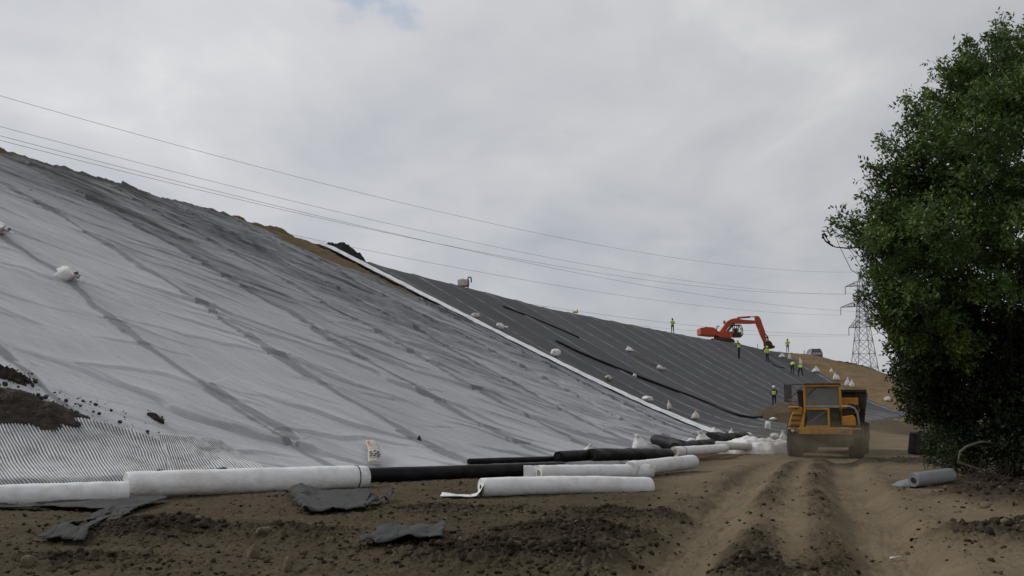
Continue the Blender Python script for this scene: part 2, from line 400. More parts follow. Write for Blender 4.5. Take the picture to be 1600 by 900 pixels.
add_attr(hill_me, 'lip', lip); add_attr(hill_me, 'pa', A2); add_attr(hill_me, 'pb', V2 * L)
def soil_mat(name, kind):
    m = bpy.data.materials.new(name); m.use_nodes = True; N = NT(m.node_tree); N.n.clear()
    pos = N.new('ShaderNodeNewGeometry').outputs['Position']
    n1 = N.noise(pos, 0.55, 6, 0.6, 0.2); n2 = N.noise(pos, 4.5, 6, 0.68); n3 = N.noise(pos, 22, 5, 0.7)
    if kind == 'ground':
        tr = N.attr('track'); cl = N.attr('clod')
        base = N.mix(N.mapr(n1, 0.35, 0.65), (0.074, 0.058, 0.037, 1), (0.118, 0.093, 0.058, 1))
        base = N.mix(N.mapr(n2, 0.35, 0.7), base, (0.058, 0.044, 0.027, 1))
        road = N.mix(N.mapr(n1, 0.3, 0.7), (0.148, 0.116, 0.073, 1), (0.210, 0.166, 0.106, 1))
        road = N.mix(N.math('MULTIPLY', N.mapr(n2, 0.45, 0.72), 0.55), road, (0.110, 0.083, 0.050, 1))
        trn = N.mapr(N.math('ADD', tr, N.math('MULTIPLY', N.math('SUBTRACT', n2, 0.5), 0.7)), 0.2, 0.8, 0, 1, True)
        base = N.mix(trn, base, road)
        dark = N.mix(N.mapr(n2, 0.3, 0.7), (0.027, 0.020, 0.014, 1), (0.060, 0.044, 0.030, 1))
        base = N.mix(N.mapr(N.math('ADD', cl, N.math('MULTIPLY', N.math('SUBTRACT', n1, 0.5), 0.9)), 0.12, 0.75, 0, 0.95, True), base, dark)
        # scattered pale chips of stone
        vo = N.new('ShaderNodeTexVoronoi', feature='F1'); vo.inputs['Scale'].default_value = 9.0; N.l.new(pos, vo.inputs['Vector'])
        chip = N.math('MULTIPLY', N.mapr(vo.outputs['Distance'], 0.05, 0.11, 1, 0), N.mapr(n1, 0.45, 0.6))
        base = N.mix(N.math('MULTIPLY', chip, N.math('GREATER_THAN', N.noise(pos, 3.1, 2), 0.56)), base, (0.20, 0.17, 0.12, 1))
    else:
        base = N.mix(N.mapr(n1, 0.35, 0.65), (0.150, 0.100, 0.052, 1), (0.215, 0.150, 0.080, 1))
        base = N.mix(N.math('MULTIPLY', N.mapr(n2, 0.4, 0.7), 0.5), base, (0.10, 0.068, 0.036, 1))
        up = N.attr('pb')
        st = N.noise(N.comb(N.math('MULTIPLY', N.attr('pa'), 0.05), up, 0.0), 2.6, 4, 0.6)
        base = N.mix(N.math('MULTIPLY', N.mapr(st, 0.48, 0.66), 0.45), base, (0.25, 0.18, 0.10, 1))
        base = N.mix(N.attr('lip'), base, (0.040, 0.036, 0.020, 1))
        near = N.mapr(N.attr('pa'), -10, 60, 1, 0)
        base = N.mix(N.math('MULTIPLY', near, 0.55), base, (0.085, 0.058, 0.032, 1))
    b = N.new('ShaderNodeBump'); b.inputs['Distance'].default_value = 0.05; b.inputs['Strength'].default_value = 0.9
    N.l.new(N.math('ADD', N.math('MULTIPLY', n3, 0.5), n2), b.inputs['Height'])
    p = N.new('ShaderNodeBsdfPrincipled'); N.l.new(base, p.inputs['Base Color']); p.inputs['Roughness'].default_value = 0.97
    p.inputs['Specular IOR Level'].default_value = 0.12; N.l.new(b.outputs[0], p.inputs['Normal'])
    o = N.new('ShaderNodeOutputMaterial'); N.l.new(p.outputs[0], o.inputs[0]); return m
M['ground'] = soil_mat('ground', 'ground'); M['hill'] = soil_mat('hill', 'hill')
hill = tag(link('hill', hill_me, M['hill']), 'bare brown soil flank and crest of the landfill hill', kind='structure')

# ground: one polar sheet, fine in front of the camera, out to the horizon
ang = np.concatenate([np.linspace(math.radians(-180), math.radians(-34), 60)[:-1], np.linspace(math.radians(-34), math.radians(34), 940), np.linspace(math.radians(34), math.radians(180), 60)[1:]])
rad = np.concatenate([[0.05, 1.5, 3.5, 5.0, 6.0], np.exp(np.linspace(math.log(7.0), math.log(24), 560)), np.exp(np.linspace(math.log(24), math.log(75), 270))[1:], np.exp(np.linspace(math.log(75), math.log(2500), 60))[1:]])
AG, RG = np.meshgrid(ang, rad, indexing='ij')
gx, gy = RG * np.sin(AG), RG * np.cos(AG)
gz, gtr, gcl, gro = ground_z(gx, gy)
# the ground tucks under the hill
ground_me = np_mesh('ground', np.stack([gx, gy, gz], -1).reshape(-1, 3), grid_faces(len(ang), len(rad)))
add_attr(ground_me, 'track', gtr); add_attr(ground_me, 'clod', gcl)
ground = tag(link('ground', ground_me, M['ground']), 'rutted brown earth of the haul road and working area', kind='structure')

# ------------------------------------------------------------------ ray lookups so that things sit on the surfaces
_ca = np.linspace(-70, 121, 380); _cv = np.concatenate([np.linspace(-0.02, 1.0, 110), [1.03, 1.08, 1.2]])
_A, _V = np.meshgrid(_ca, _cv, indexing='ij'); _x, _y, _z, _ = flank(_A, _V)
_z = _z + np.where(_A < 0, 0.15, 0.08)
BV_H = BVHTree.FromPolygons(np.stack([_x, _y, _z], -1).reshape(-1, 3).tolist(), grid_faces(len(_ca), len(_cv)).tolist())
_ga = np.linspace(math.radians(-50), math.radians(50), 420); _gr = np.exp(np.linspace(math.log(5), math.log(170), 420))
_A, _R = np.meshgrid(_ga, _gr, indexing='ij'); _z = ground_z(_R * np.sin(_A), _R * np.cos(_A), False)[0]
BV_G = BVHTree.FromPolygons(np.stack([_R * np.sin(_A), _R * np.cos(_A), _z], -1).reshape(-1, 3).tolist(), grid_faces(len(_ga), len(_gr)).tolist())
def hit(px, py, which='hg'):
    d = ray(px, py).normalized(); best = None
    for k, B in (('h', BV_H), ('g', BV_G)):
        if k in which:
            p, n, i, t = B.ray_cast(CAM, d)
            if p is not None and (best is None or t < best[2]): best = (p, n if n.z > 0 else -n, t)
    return best
def gpt(px, py):
    h = hit(px, py, 'g'); return h[0] if h else at(px, py, 60)
def gz1(x, y): return float(ground_z(np.array([x]), np.array([y]), True)[0][0])
def down(x, y, which='hg'):
    best = None
    for k, B in (('h', BV_H), ('g', BV_G)):
        if k in which:
            p, n, i, t = B.ray_cast(Vector((x, y, 60)), Vector((0, 0, -1)))
            if p is not None and (best is None or p.z > best.z): best = p
    return best.z if best else 0.0

# ------------------------------------------------------------------ the grey white geotextile sheet on the near flank
na, nw = 1850, 680
aa = np.concatenate([np.linspace(-62, -45, 60)[:-1], np.linspace(-45, 0.25, na)])
ww = np.linspace(0, 1, nw)
vtop = np.interp(aa, [-62, -22, -9.8, -7.7, -7.2, -5.6, -4.2, -1.0, 0.3], [0.985, 0.985, 0.985, 0.94, 0.85, 0.71, 0.645, 0.635, 0.66]) + 0.006 * fbm(aa / 2.0, aa * 0, 3, 71)
A3, W3 = np.meshgrid(aa, ww, indexing='ij'); V3 = -0.004 + W3 * (vtop[:, None] + 0.004)
x, y, z, L = flank(A3, V3); B3 = V3 * L
def crease(a, b, seed, along, across, sharp):
    """long thin pleats running obliquely down the slope"""
    n = 0.74 * a + 0.67 * b; l = 0.67 * a - 0.74 * b
    n = n + 0.9 * pn(l / 9.0, n / 5.0, seed + 5) + 0.25 * pn(l / 2.6, n / 2.0, seed + 6)
    r = 1 - np.abs(pn(n / across, l / along, seed)) * 2.0
    return np.clip(r, 0, 1) ** sharp
calm = 0.55 + 0.45 * sst(A3 + 0.30 * B3, -22, -8)
calm = calm * (0.6 + 0.9 * np.clip(fbm(A3 / 7.0, B3 / 5.0, 2, 90) + 0.35, 0, 1))
n_ = 0.74 * A3 + 0.67 * B3
fade0 = sst(-A3, 0.2, 2.5) * 0.6 + 0.4
def pleat(a, b, ang, period, along, seed, thr, w0=0.10, tail=0.45):
    """pleats with a steep lower lip and a long gentle upper side; they start, swell and die away along their run"""
    ca, sa = math.cos(ang), math.sin(ang)
    n = sa * a + ca * b; l = ca * a - sa * b
    n = n + 0.8 * period * fbm(l / (along * 1.6), n / (period * 3.0), 3, seed + 5) + 0.10 * period * pn(l / 0.9, n / 0.9, seed + 6)
    q = n / period; k = np.floor(q); f = q - k
    amp = np.clip(pn(l / along + 13.7 * _h(k, k * 0, seed), k * 3.37, seed + 1) * 1.5 + thr, 0, 1)
    w = w0 / period
    g0 = 0.16
    return amp * (sst(f, g0, g0 + w) * np.clip(1 - (f - g0 - w) / tail, 0, 1) ** 1.6 - 0.75 * np.exp(-((f - g0 + 0.1 * w) / (0.75 * w)) ** 2))
Wk = 0.15 * pleat(A3, B3, 0.80, 2.3, 7.0, 101, 0.10, 0.075, 0.40) * (0.6 + 0.4 * calm)
Wk = Wk + 0.14 * pleat(A3, B3, 0.70, 1.15, 4.5, 131, 0.08, 0.065, 0.45) * (0.2 + 0.8 * calm)
Wk = Wk + 0.11 * pleat(A3, B3, 0.60, 0.75, 3.2, 151, 0.2, 0.06, 0.5) * calm * sst(A3 + 0.3 * B3, -20, -8)
Wk = Wk + 0.085 * pleat(A3, B3, 0.90, 0.60, 2.4, 171, 0.15, 0.06, 0.5) * calm * sst(A3 + 0.3 * B3, -16, -6)
Wk = Wk + 0.10 * pleat(A3, B3, 0.35, 1.9, 4.0, 181, 0.0, 0.065, 0.4) * (0.5 + 0.5 * calm)
Wk = Wk + 0.06 * pleat(A3, B3, 0.72, 0.42, 2.0, 191, 0.1, 0.055, 0.5) * calm * sst(A3 + 0.3 * B3, -14, -3)
Wk = Wk + 0.030 * crease(A3, B3, 161, 4.5, 0.50, 5) * calm
Wk = (Wk + 0.05 * fbm(A3 / 3.0, B3 / 2.6, 2, 33)) * fade0
PITCHP = 4.3
jog = np.floor(B3 / 3.1 + 0.8 * pn(A3 / 6.0, B3 * 0.02, 57) + 0.3)
wob = 0.30 * fbm(B3 / 2.2, A3 * 0.08, 3, 51) + 0.5 * pn(B3 / 7.0, A3 * 0.02, 52) + 0.30 * (_h(jog, jog * 0 + np.floor(A3 / PITCHP), 58) - 0.5)
ph = (A3 + wob) / PITCHP; pi_ = np.floor(ph); pf = ph - pi_
Wk = Wk + 0.06 * sst(pf, 0.0, 0.012) * (1 - sst(pf, 0.012, 0.35)) + 0.03 * np.exp(-((pf - 0.115) / 0.01) ** 2)
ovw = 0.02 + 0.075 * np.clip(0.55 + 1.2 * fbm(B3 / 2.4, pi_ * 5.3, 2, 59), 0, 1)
ov = (sst(pf, 0.0, 0.008) * (1 - sst(pf, ovw, ovw + 0.02)))           # double layer where the rolls overlap, the lap's shadow painted in too
ptone = _h(pi_, pi_ * 0 + 7, 9)
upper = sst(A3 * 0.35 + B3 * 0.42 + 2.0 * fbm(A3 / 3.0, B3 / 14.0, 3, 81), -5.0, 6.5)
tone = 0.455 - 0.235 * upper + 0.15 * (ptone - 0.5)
tone = tone - np.where(pi_ == -5.0, 0.11 * sst(B3, 4, 16) * (1 - sst(pf, 0.45, 0.6)), 0)
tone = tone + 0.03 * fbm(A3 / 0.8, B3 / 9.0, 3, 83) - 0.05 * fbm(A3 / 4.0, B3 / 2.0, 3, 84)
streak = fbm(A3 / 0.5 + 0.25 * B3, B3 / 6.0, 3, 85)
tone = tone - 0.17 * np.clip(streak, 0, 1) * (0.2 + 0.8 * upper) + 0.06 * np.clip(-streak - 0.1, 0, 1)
obl = fbm(n_ / 0.6 + 0.5 * pn(A3 / 3, B3 / 3, 88), (0.67 * A3 - 0.74 * B3) / 9.0, 3, 87)           # darker oblique streaks running in the pleat direction
tone = tone - 0.30 * np.clip(obl - 0.05, 0, 1) * calm
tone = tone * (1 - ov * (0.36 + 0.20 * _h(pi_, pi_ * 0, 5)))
z = z + (0.10 + Wk) * sst(V3, -0.004, 0.03) - 0.25 * (1 - sst(V3, -0.004, 0.012))
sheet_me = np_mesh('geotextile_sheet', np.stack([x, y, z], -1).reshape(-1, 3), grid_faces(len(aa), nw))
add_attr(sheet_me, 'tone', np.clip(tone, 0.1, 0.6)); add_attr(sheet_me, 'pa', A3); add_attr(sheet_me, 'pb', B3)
m = bpy.data.materials.new('geotextile'); m.use_nodes = True; N = NT(m.node_tree); N.n.clear()
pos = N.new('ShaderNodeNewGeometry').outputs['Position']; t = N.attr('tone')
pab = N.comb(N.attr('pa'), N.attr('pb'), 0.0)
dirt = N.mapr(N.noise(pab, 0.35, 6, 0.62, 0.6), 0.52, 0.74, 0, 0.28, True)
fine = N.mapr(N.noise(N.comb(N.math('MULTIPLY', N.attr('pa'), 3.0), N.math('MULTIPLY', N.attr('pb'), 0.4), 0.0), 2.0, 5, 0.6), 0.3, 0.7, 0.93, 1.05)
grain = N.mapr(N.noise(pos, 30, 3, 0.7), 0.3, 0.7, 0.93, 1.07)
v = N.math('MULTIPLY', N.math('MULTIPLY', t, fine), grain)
c = N.comb(N.math('MULTIPLY', v, 1.0), N.math('MULTIPLY', v, 1.005), N.math('MULTIPLY', v, 1.035))
c = N.mix(dirt, c, N.comb(N.math('MULTIPLY', v, 0.80), N.math('MULTIPLY', v, 0.76), N.math('MULTIPLY', v, 0.70)))
p = N.new('ShaderNodeBsdfPrincipled'); N.l.new(c, p.inputs['Base Color']); p.inputs['Roughness'].default_value = 0.72; p.inputs['Specular IOR Level'].default_value = 0.25
b = N.new('ShaderNodeBump'); b.inputs['Distance'].default_value = 0.012; N.l.new(N.noise(pab, 9, 5, 0.65, 0.5), b.inputs['Height']); N.l.new(b.outputs[0], p.inputs['Normal'])
o = N.new('ShaderNodeOutputMaterial'); N.l.new(p.outputs[0], o.inputs[0]); M['geotextile'] = m
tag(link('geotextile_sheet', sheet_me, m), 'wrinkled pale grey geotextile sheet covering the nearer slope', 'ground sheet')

# ------------------------------------------------------------------ dark liner on the farther slope
ba = np.linspace(-0.15, 92.5, 760); bw = np.linspace(0, 1, 240)
bend = 0.985 - 0.0 * ba
A4, W4 = np.meshgrid(ba, bw, indexing='ij'); V4 = -0.02 + W4 * (bend[:, None] + 0.02)
x, y, z, L = flank(A4, V4); B4 = V4 * L
fr = (A4 + 0.25 * fbm(B4 / 5.0, A4 * 0.05, 3, 201)) / 5.1; fi = np.floor(fr); ff = fr - fi
z = z + 0.05 + 0.05 * fbm(A4 / 3.0, B4 / 4.0, 3, 203) + 0.05 * sst(ff, 0, 0.012) * (1 - sst(ff, 0.012, 0.4)) + 0.05 * sst(np.abs(A4 - 0), 8, 2) * fbm(A4 / 1.0, B4 / 3.0, 3, 205) - 0.3 * (1 - sst(V4, -0.02, 0.01))
liner_me = np_mesh('liner_sheet', np.stack([x, y, z], -1).reshape(-1, 3), grid_faces(len(ba), len(bw)))
add_attr(liner_me, 'pa', A4); add_attr(liner_me, 'pb', B4)
seam = np.exp(-((ff - 0.0) / 0.016) ** 2) + np.exp(-((ff - 1.0) / 0.016) ** 2)
add_attr(liner_me, 'seam', seam * (0.55 + 0.45 * _h(np.floor(fr + 0.5), fi * 0, 77))); add_attr(liner_me, 'ptone', _h(fi, fi * 0, 31))
m = bpy.data.materials.new('dark_liner'); m.use_nodes = True; N = NT(m.node_tree); N.n.clear()
pab = N.comb(N.attr('pa'), N.attr('pb'), 0.0)
base = N.mix(N.attr('ptone'), (0.046, 0.047, 0.050, 1), (0.068, 0.068, 0.070, 1))
base = N.mix(N.mapr(N.noise(pab, 0.25, 5, 0.6, 0.3), 0.45, 0.7, 0, 0.6), base, (0.078, 0.074, 0.068, 1))
base = N.mix(N.mapr(N.noise(N.comb(N.math('MULTIPLY', N.attr('pa'), 1.4), N.math('MULTIPLY', N.attr('pb'), 0.15), 0.0), 1.6, 4, 0.6), 0.5, 0.75, 0, 0.5), base, (0.045, 0.045, 0.05, 1))
brk = N.mapr(N.noise(N.comb(N.math('MULTIPLY', N.attr('pa'), 0.2), N.attr('pb'), 0.0), 0.9, 4, 0.7), 0.40, 0.58, 0.30, 1)
base = N.mix(N.math('MULTIPLY', N.math('MULTIPLY', N.attr('seam'), brk), 0.85), base, (0.36, 0.36, 0.36, 1))
chk = N.noise(N.comb(N.math('MULTIPLY', N.attr('pa'), 1.5), N.math('MULTIPLY', N.attr('pb'), 0.9), 0.0), 2.2, 3, 0.6)
base = N.mix(N.mapr(chk, 0.71, 0.75, 0, 0.6), base, (0.33, 0.33, 0.33, 1))
p = N.new('ShaderNodeBsdfPrincipled'); N.l.new(base, p.inputs['Base Color']); p.inputs['Roughness'].default_value = 0.75; p.inputs['Specular IOR Level'].default_value = 0.2
b = N.new('ShaderNodeBump'); b.inputs['Distance'].default_value = 0.02; N.l.new(N.noise(pab, 3, 5, 0.6, 0.5), b.inputs['Height']); N.l.new(b.outputs[0], p.inputs['Normal'])
o = N.new('ShaderNodeOutputMaterial'); N.l.new(p.outputs[0], o.inputs[0]); M['dark_liner'] = m
liner = tag(link('liner_sheet', liner_me, m), 'charcoal liner with thin pale seam lines covering the farther slope', 'liner')
def drape(pxs, lift, step=6.0):
    pts = []
    for (x0, y0), (x1, y1) in zip(pxs[:-1], pxs[1:]):
        n = max(2, int(math.hypot(x1 - x0, y1 - y0) / step))
        for i in range(n):
            h = hit(x0 + (x1 - x0) * i / n, y0 + (y1 - y0) * i / n, 'hg')
            if h: pts.append(h[0] + Vector((0, 0, lift)))
    h = hit(*pxs[-1]); pts.append(h[0] + Vector((0, 0, lift))); return pts
for pxs, r in (([(868, 533), (900, 549), (950, 570), (1000, 590), (1050, 609), (1080, 620), (1110, 632), (1135, 643), (1155, 650), (1175, 653), (1190, 652)], 0.11),
               ([(786, 479), (830, 496), (880, 517), (905, 528)], 0.06)):
    MB().tube(drape(pxs, 0.03), r, 8).build('fold', M['black_pipe'], liner, smooth=True)

# white folded fabric edge that runs down between the two sheets
ea = np.linspace(0, 1, 15); ev = np.linspace(-0.015, 0.992, 420)
E1, E2 = np.meshgrid(ea, ev, indexing='ij')
wid = np.interp(E2, [0, 0.06, 0.3, 0.7, 1.0], [0.55, 0.7, 0.75, 1.0, 0.8]) * (1 + 0.25 * fbm(E2 * 18, E2 * 0, 3, 301))
x, y, z, L = flank(-0.50 * wid + E1 * wid + 0.12 * fbm(E2 * 9, E2 * 0, 3, 302), E2)
z = z + 0.20 + 0.18 * np.sin(np.pi * E1) + 0.05 * fbm(E1 * 3, E2 * 30, 3, 303)
me = np_mesh('fabric_edge', np.stack([x, y, z], -1).reshape(-1, 3), grid_faces(15, 420))
M['white_edge'] = surf('white_edge', (0.82, 0.82, 0.83), 0.85, 0.08, 1.5, bump=0.02, bscale=6, dirt=(0.45, 0.43, 0.40), dirt_amt=0.4)
tag(link('fabric_strip', me, M['white_edge']), 'bright white fabric strip running down between grey sheet and dark liner', 'fabric strip')
# ------------------------------------------------------------------ rolls of fabric and pipe along the toe
def roll(name, label, cat, a, b, r, mat, group=None, hole=0.35, sag=0.0, bend=0.0, hole_mat=None, rings=(), ends='ab', seed=1, wob=0.05, squash=1.0, za=None, zb=None, drop=0.0, tip=(1.0, 1.0)):
    """a roll lying between ground points a and b (world x, y); its ends show the wound layers and the hollow core"""
    a = Vector((a[0], a[1], 0)); b = Vector((b[0], b[1], 0)); L = (b - a).length; ex = (b - a).normalized(); ey = Vector((0, 0, 1)).cross(ex)
    base = (a + b) / 2
    t = thing(name, label, cat, (base.x, base.y, down(base.x, base.y, 'hg')), (0, 0, 0), group)
    za_ = za if za is not None else max(gz1(a.x, a.y), down(a.x, a.y, 'h')); zb_ = zb if zb is not None else max(gz1(b.x, b.y), down(b.x, b.y, 'h'))
    n = max(8, int(L / 0.12)); seg = 26; V = []
    cs = []
    for i in range(n + 1):
        f = i / n; p = a.lerp(b, f) + ey * bend * math.sin(math.pi * f)
        z = za_ * (1 - f) + zb_ * f
        cs.append(Vector((p.x, p.y, z + r * squash - drop - sag * math.sin(math.pi * f))))
    I_, K_ = np.meshgrid(np.arange(n + 1), np.arange(seg), indexing='ij'); TH_ = 2 * np.pi * K_ / seg
    RR = r * (tip[0] * (1 - I_ / n) + tip[1] * I_ / n) * (1 + wob * fbm(I_ * 0.16 + seed * 7 + np.cos(TH_) * 0.8, np.sin(TH_) * 0.8, 2, seed) * 1.4 + wob * 0.8 * pn(I_ * 0.7 + np.cos(TH_) * 0.9, np.sin(TH_) * 0.9 + seed, seed + 3))
    RR = np.where((I_ == 0) | (I_ == n), RR * 0.965, RR)
    V = [cs[i] + ey * (math.cos(2 * math.pi * k / seg) * RR[i, k]) + Vector((0, 0, math.sin(2 * math.pi * k / seg) * RR[i, k] * squash)) for i in range(n + 1) for k in range(seg)]
    Fs = [(i * seg + k, i * seg + (k + 1) % seg, (i + 1) * seg + (k + 1) % seg, (i + 1) * seg + k) for i in range(n) for k in range(seg)]
    loc = t.location
    # wound end faces: stepped rings down to the core
    for end, i0, sgn in (('a', 0, -1), ('b', n, 1)):
        prev = i0 * seg
        for q, (fr, dp) in enumerate(((0.90, 0.012), (0.78, -0.02), (0.64, 0.012), (0.50, -0.02), (hole, 0.015))):
            st = len(V)
            for k in range(seg):
                c = cs[i0]; v = V[i0 * seg + k]
                V.append(c + (v - c) * fr / 0.965 + ex * sgn * dp)
            Fs += [(prev + k, prev + (k + 1) % seg, st + (k + 1) % seg, st + k) for k in range(seg)]; prev = st
    o = MB().add([v - loc for v in V], Fs).build('roll_body', mat, t, smooth=True)
    hm = hole_mat or M['dark_hole']
    for end, i0, sgn in (('a', 0, 1), ('b', n, -1)):
        c = cs[i0] - loc
        core = MB()
        c0 = c - ex * sgn * 0.01; c1 = c + ex * sgn * 0.5
        core.tube([c0, c1], [r * hole * 0.99, r * hole * 0.9], 16, True)
        core.build('core', hm, t, smooth=False)
    for f in rings:
        i = int(f * n); c = cs[i] - loc
        rg = MB(); pts = [V[i * seg + k % seg] - loc + (V[i * seg + k % seg] - cs[i]).normalized() * 0.004 for k in range(seg + 1)]
        rg.tube(pts, 0.012, 5, False); rg.build('strap', M['ink'], t, smooth=True)
    return t, cs, ex, ey

def flap(parent, P, nu, nv, mat, name='loose_flap', seed=1, rough=0.03, thick=0.008):
    """P(u, v) world point"""
    loc = parent.location if parent else Vector((0, 0, 0)); V = []
    for i in range(nu):
        for j in range(nv):
            u, v = i / (nu - 1), j / (nv - 1)
            p = Vector(P(u, v)); p.z += rough * float(fbm(u * 4 + seed, v * 4, 3, seed))
            V.append(p - loc)
    me = np_mesh(name, np.array([tuple(v) for v in V]), grid_faces(nu, nv))
    o = link(name, me, mat, parent)
    s = o.modifiers.new('thick', 'SOLIDIFY'); s.thickness = thick; s.offset = 0
    return o

def g2(px, py, which='g'):
    h = hit(px, py, which)[0]; return (h.x, h.y)
GR = 'white fabric rolls lying along the foot of the slope'
r1, cs, ex, ey = roll('fabric_roll', 'thick white fabric roll with one black strap, longest of the white rolls', 'fabric roll', g2(196, 781), tuple(at(571, 764, 22.4))[:2], 0.26, M['white_fabric'], GR, zb=at(571, 764, 22.4).z, rings=(0.965,), hole=0.26, hole_mat=M['card'], bend=0.05, seed=2)
r0, *_ = roll('fabric_roll', 'white fabric roll at the left border, its end tucked against the thick strapped roll', 'fabric roll', g2(-190, 800), g2(199, 788), 0.20, M['white_fabric'], GR, seed=3)
ra, csa, ex, ey = roll('fabric_roll', 'white fabric roll with torn flap at its end, nearest the dug soil', 'fabric roll', g2(752, 777), tuple(at(1016, 773, 21.3))[:2], 0.185, M['white_fabric'], GR, zb=at(1016, 773, 21.3).z, seed=4, sag=-0.03, hole=0.3)
p0 = csa[0]
flap(ra, lambda u, v: p0 + Vector((-0.85 * u + 0.06, 0.22 - 0.5 * v, -0.185 + 0.02 + 0.30 * max(0, 1 - u * 4) ** 2 * (1 - v * 0.2) + 0.05 * u * math.sin(9 * v))), 12, 8, M['white_fabric'], seed=5)
rb, csb, ex, ey = roll('fabric_roll', 'white fabric roll with brown hollow core and torn end, between two other rolls', 'fabric roll', g2(842, 753), tuple(at(1014, 748, 26.0))[:2], 0.185, M['white_fabric'], GR, zb=at(1014, 748, 26.0).z, seed=6, hole=0.42, hole_mat=M['card'], bend=0.06)
p1 = csb[0]
flap(rb, lambda u, v: p1 + Vector((-0.42 * u + 0.05, 0.21 - 0.05 * v, 0.165 - 0.34 * v ** 0.8 + 0.03 * u * math.sin(8 * v))), 10, 8, M['white_fabric'], seed=7)
p2 = csb[-1]
flap(rb, lambda u, v: p2 + Vector((0.18 * u * (1 - 0.5 * v), -0.15 + 0.1 * v, 0.19 - 0.36 * v - 0.05 * u)), 8, 8, M['white_fabric'], seed=8)
roll('fabric_roll', 'white fabric roll slanting out behind the torn rolls onto the track', 'fabric roll', g2(985, 747), g2(1083, 736), 0.20, M['white_fabric'], GR, seed=9, rings=(), hole=0.2)
roll('fabric_roll', 'short white fabric roll with wide open end and dark band, beside the white heap', 'fabric roll', g2(1054, 721), g2(1134, 716), 0.20, M['white_fabric'], GR, seed=10, hole=0.5, hole_mat=M['card'], rings=(0.16,), tip=(1.0, 0.8))
roll('fabric_roll', 'small white fabric roll half buried under the crumpled white heap', 'fabric roll', g2(1095, 712), g2(1172, 709), 0.17, M['white_fabric'], GR, seed=11)

GP = 'black rolls lying along the foot of the slope'
roll('liner_roll', 'long black liner roll reaching from the strapped white roll to other black rolls', 'liner roll', g2(566, 755), g2(880, 741), 0.175, M['black_pipe'], GP, seed=20, wob=0.03, hole=0.3, bend=-0.15, za=-.02, zb=-.04)
roll('liner_roll', 'thin black roll lying on the sheet hem behind the long black roll', 'liner roll', g2(733, 726, 'hg'), g2(940, 719, 'hg'), 0.085, M['black_pipe'], GP, seed=21)
roll('liner_roll', 'short stubby black roll with round dark end beside the pinkish sack', 'liner roll', g2(872, 723, 'hg'), g2(928, 719, 'hg'), 0.17, M['black_pipe'], GP, seed=22)
roll('liner_roll', 'slack black liner roll lying in front of the tall white bag', 'liner roll', g2(924, 730, 'hg'), g2(1046, 724, 'hg'), 0.24, M['black_liner'], GP, seed=23, wob=0.12, squash=0.8)
roll('liner_roll', 'black roll behind the wide open end of a short white roll', 'liner roll', g2(1024, 716, 'hg'), g2(1066, 707, 'hg'), 0.24, M['black_liner'], GP, seed=24, wob=0.1)
roll('liner_roll', 'crumpled black roll leading to the white bags at the sheet corner', 'liner roll', g2(1055, 708, 'hg'), g2(1112, 701, 'hg'), 0.2, M['black_liner'], GP, seed=25, wob=0.14)
roll('liner_roll', 'upper of two black rolls beyond the sheet corner', 'liner roll', g2(1118, 694, 'hg'), g2(1165, 690, 'hg'), 0.23, M['black_liner'], GP, seed=26, wob=0.1)
roll('liner_roll', 'lower of two black rolls beyond the sheet corner', 'liner roll', g2(1108, 703, 'hg'), g2(1165, 699, 'hg'), 0.22, M['black_liner'], GP, seed=27, wob=0.1)
rg, csg, ex, ey = roll('fabric_roll', 'lone grey fabric roll with trailing pale sheet lying by the dark hedge', 'fabric roll', g2(1428, 763), g2(1486, 754), 0.165, M['grey_fabric'], None, seed=30, hole=0.4, wob=0.02, tip=(0.95, 0.95))
p3 = csg[0]
flap(rg, lambda u, v: p3 + Vector((0.10 - 0.50 * u + 0.35 * v * (1 - u), 0.1 + 0.55 * v, -0.16 + 0.26 * (1 - u) * v + 0.05 * math.sin(6 * v))), 12, 10, M['grey_fabric'], seed=31)

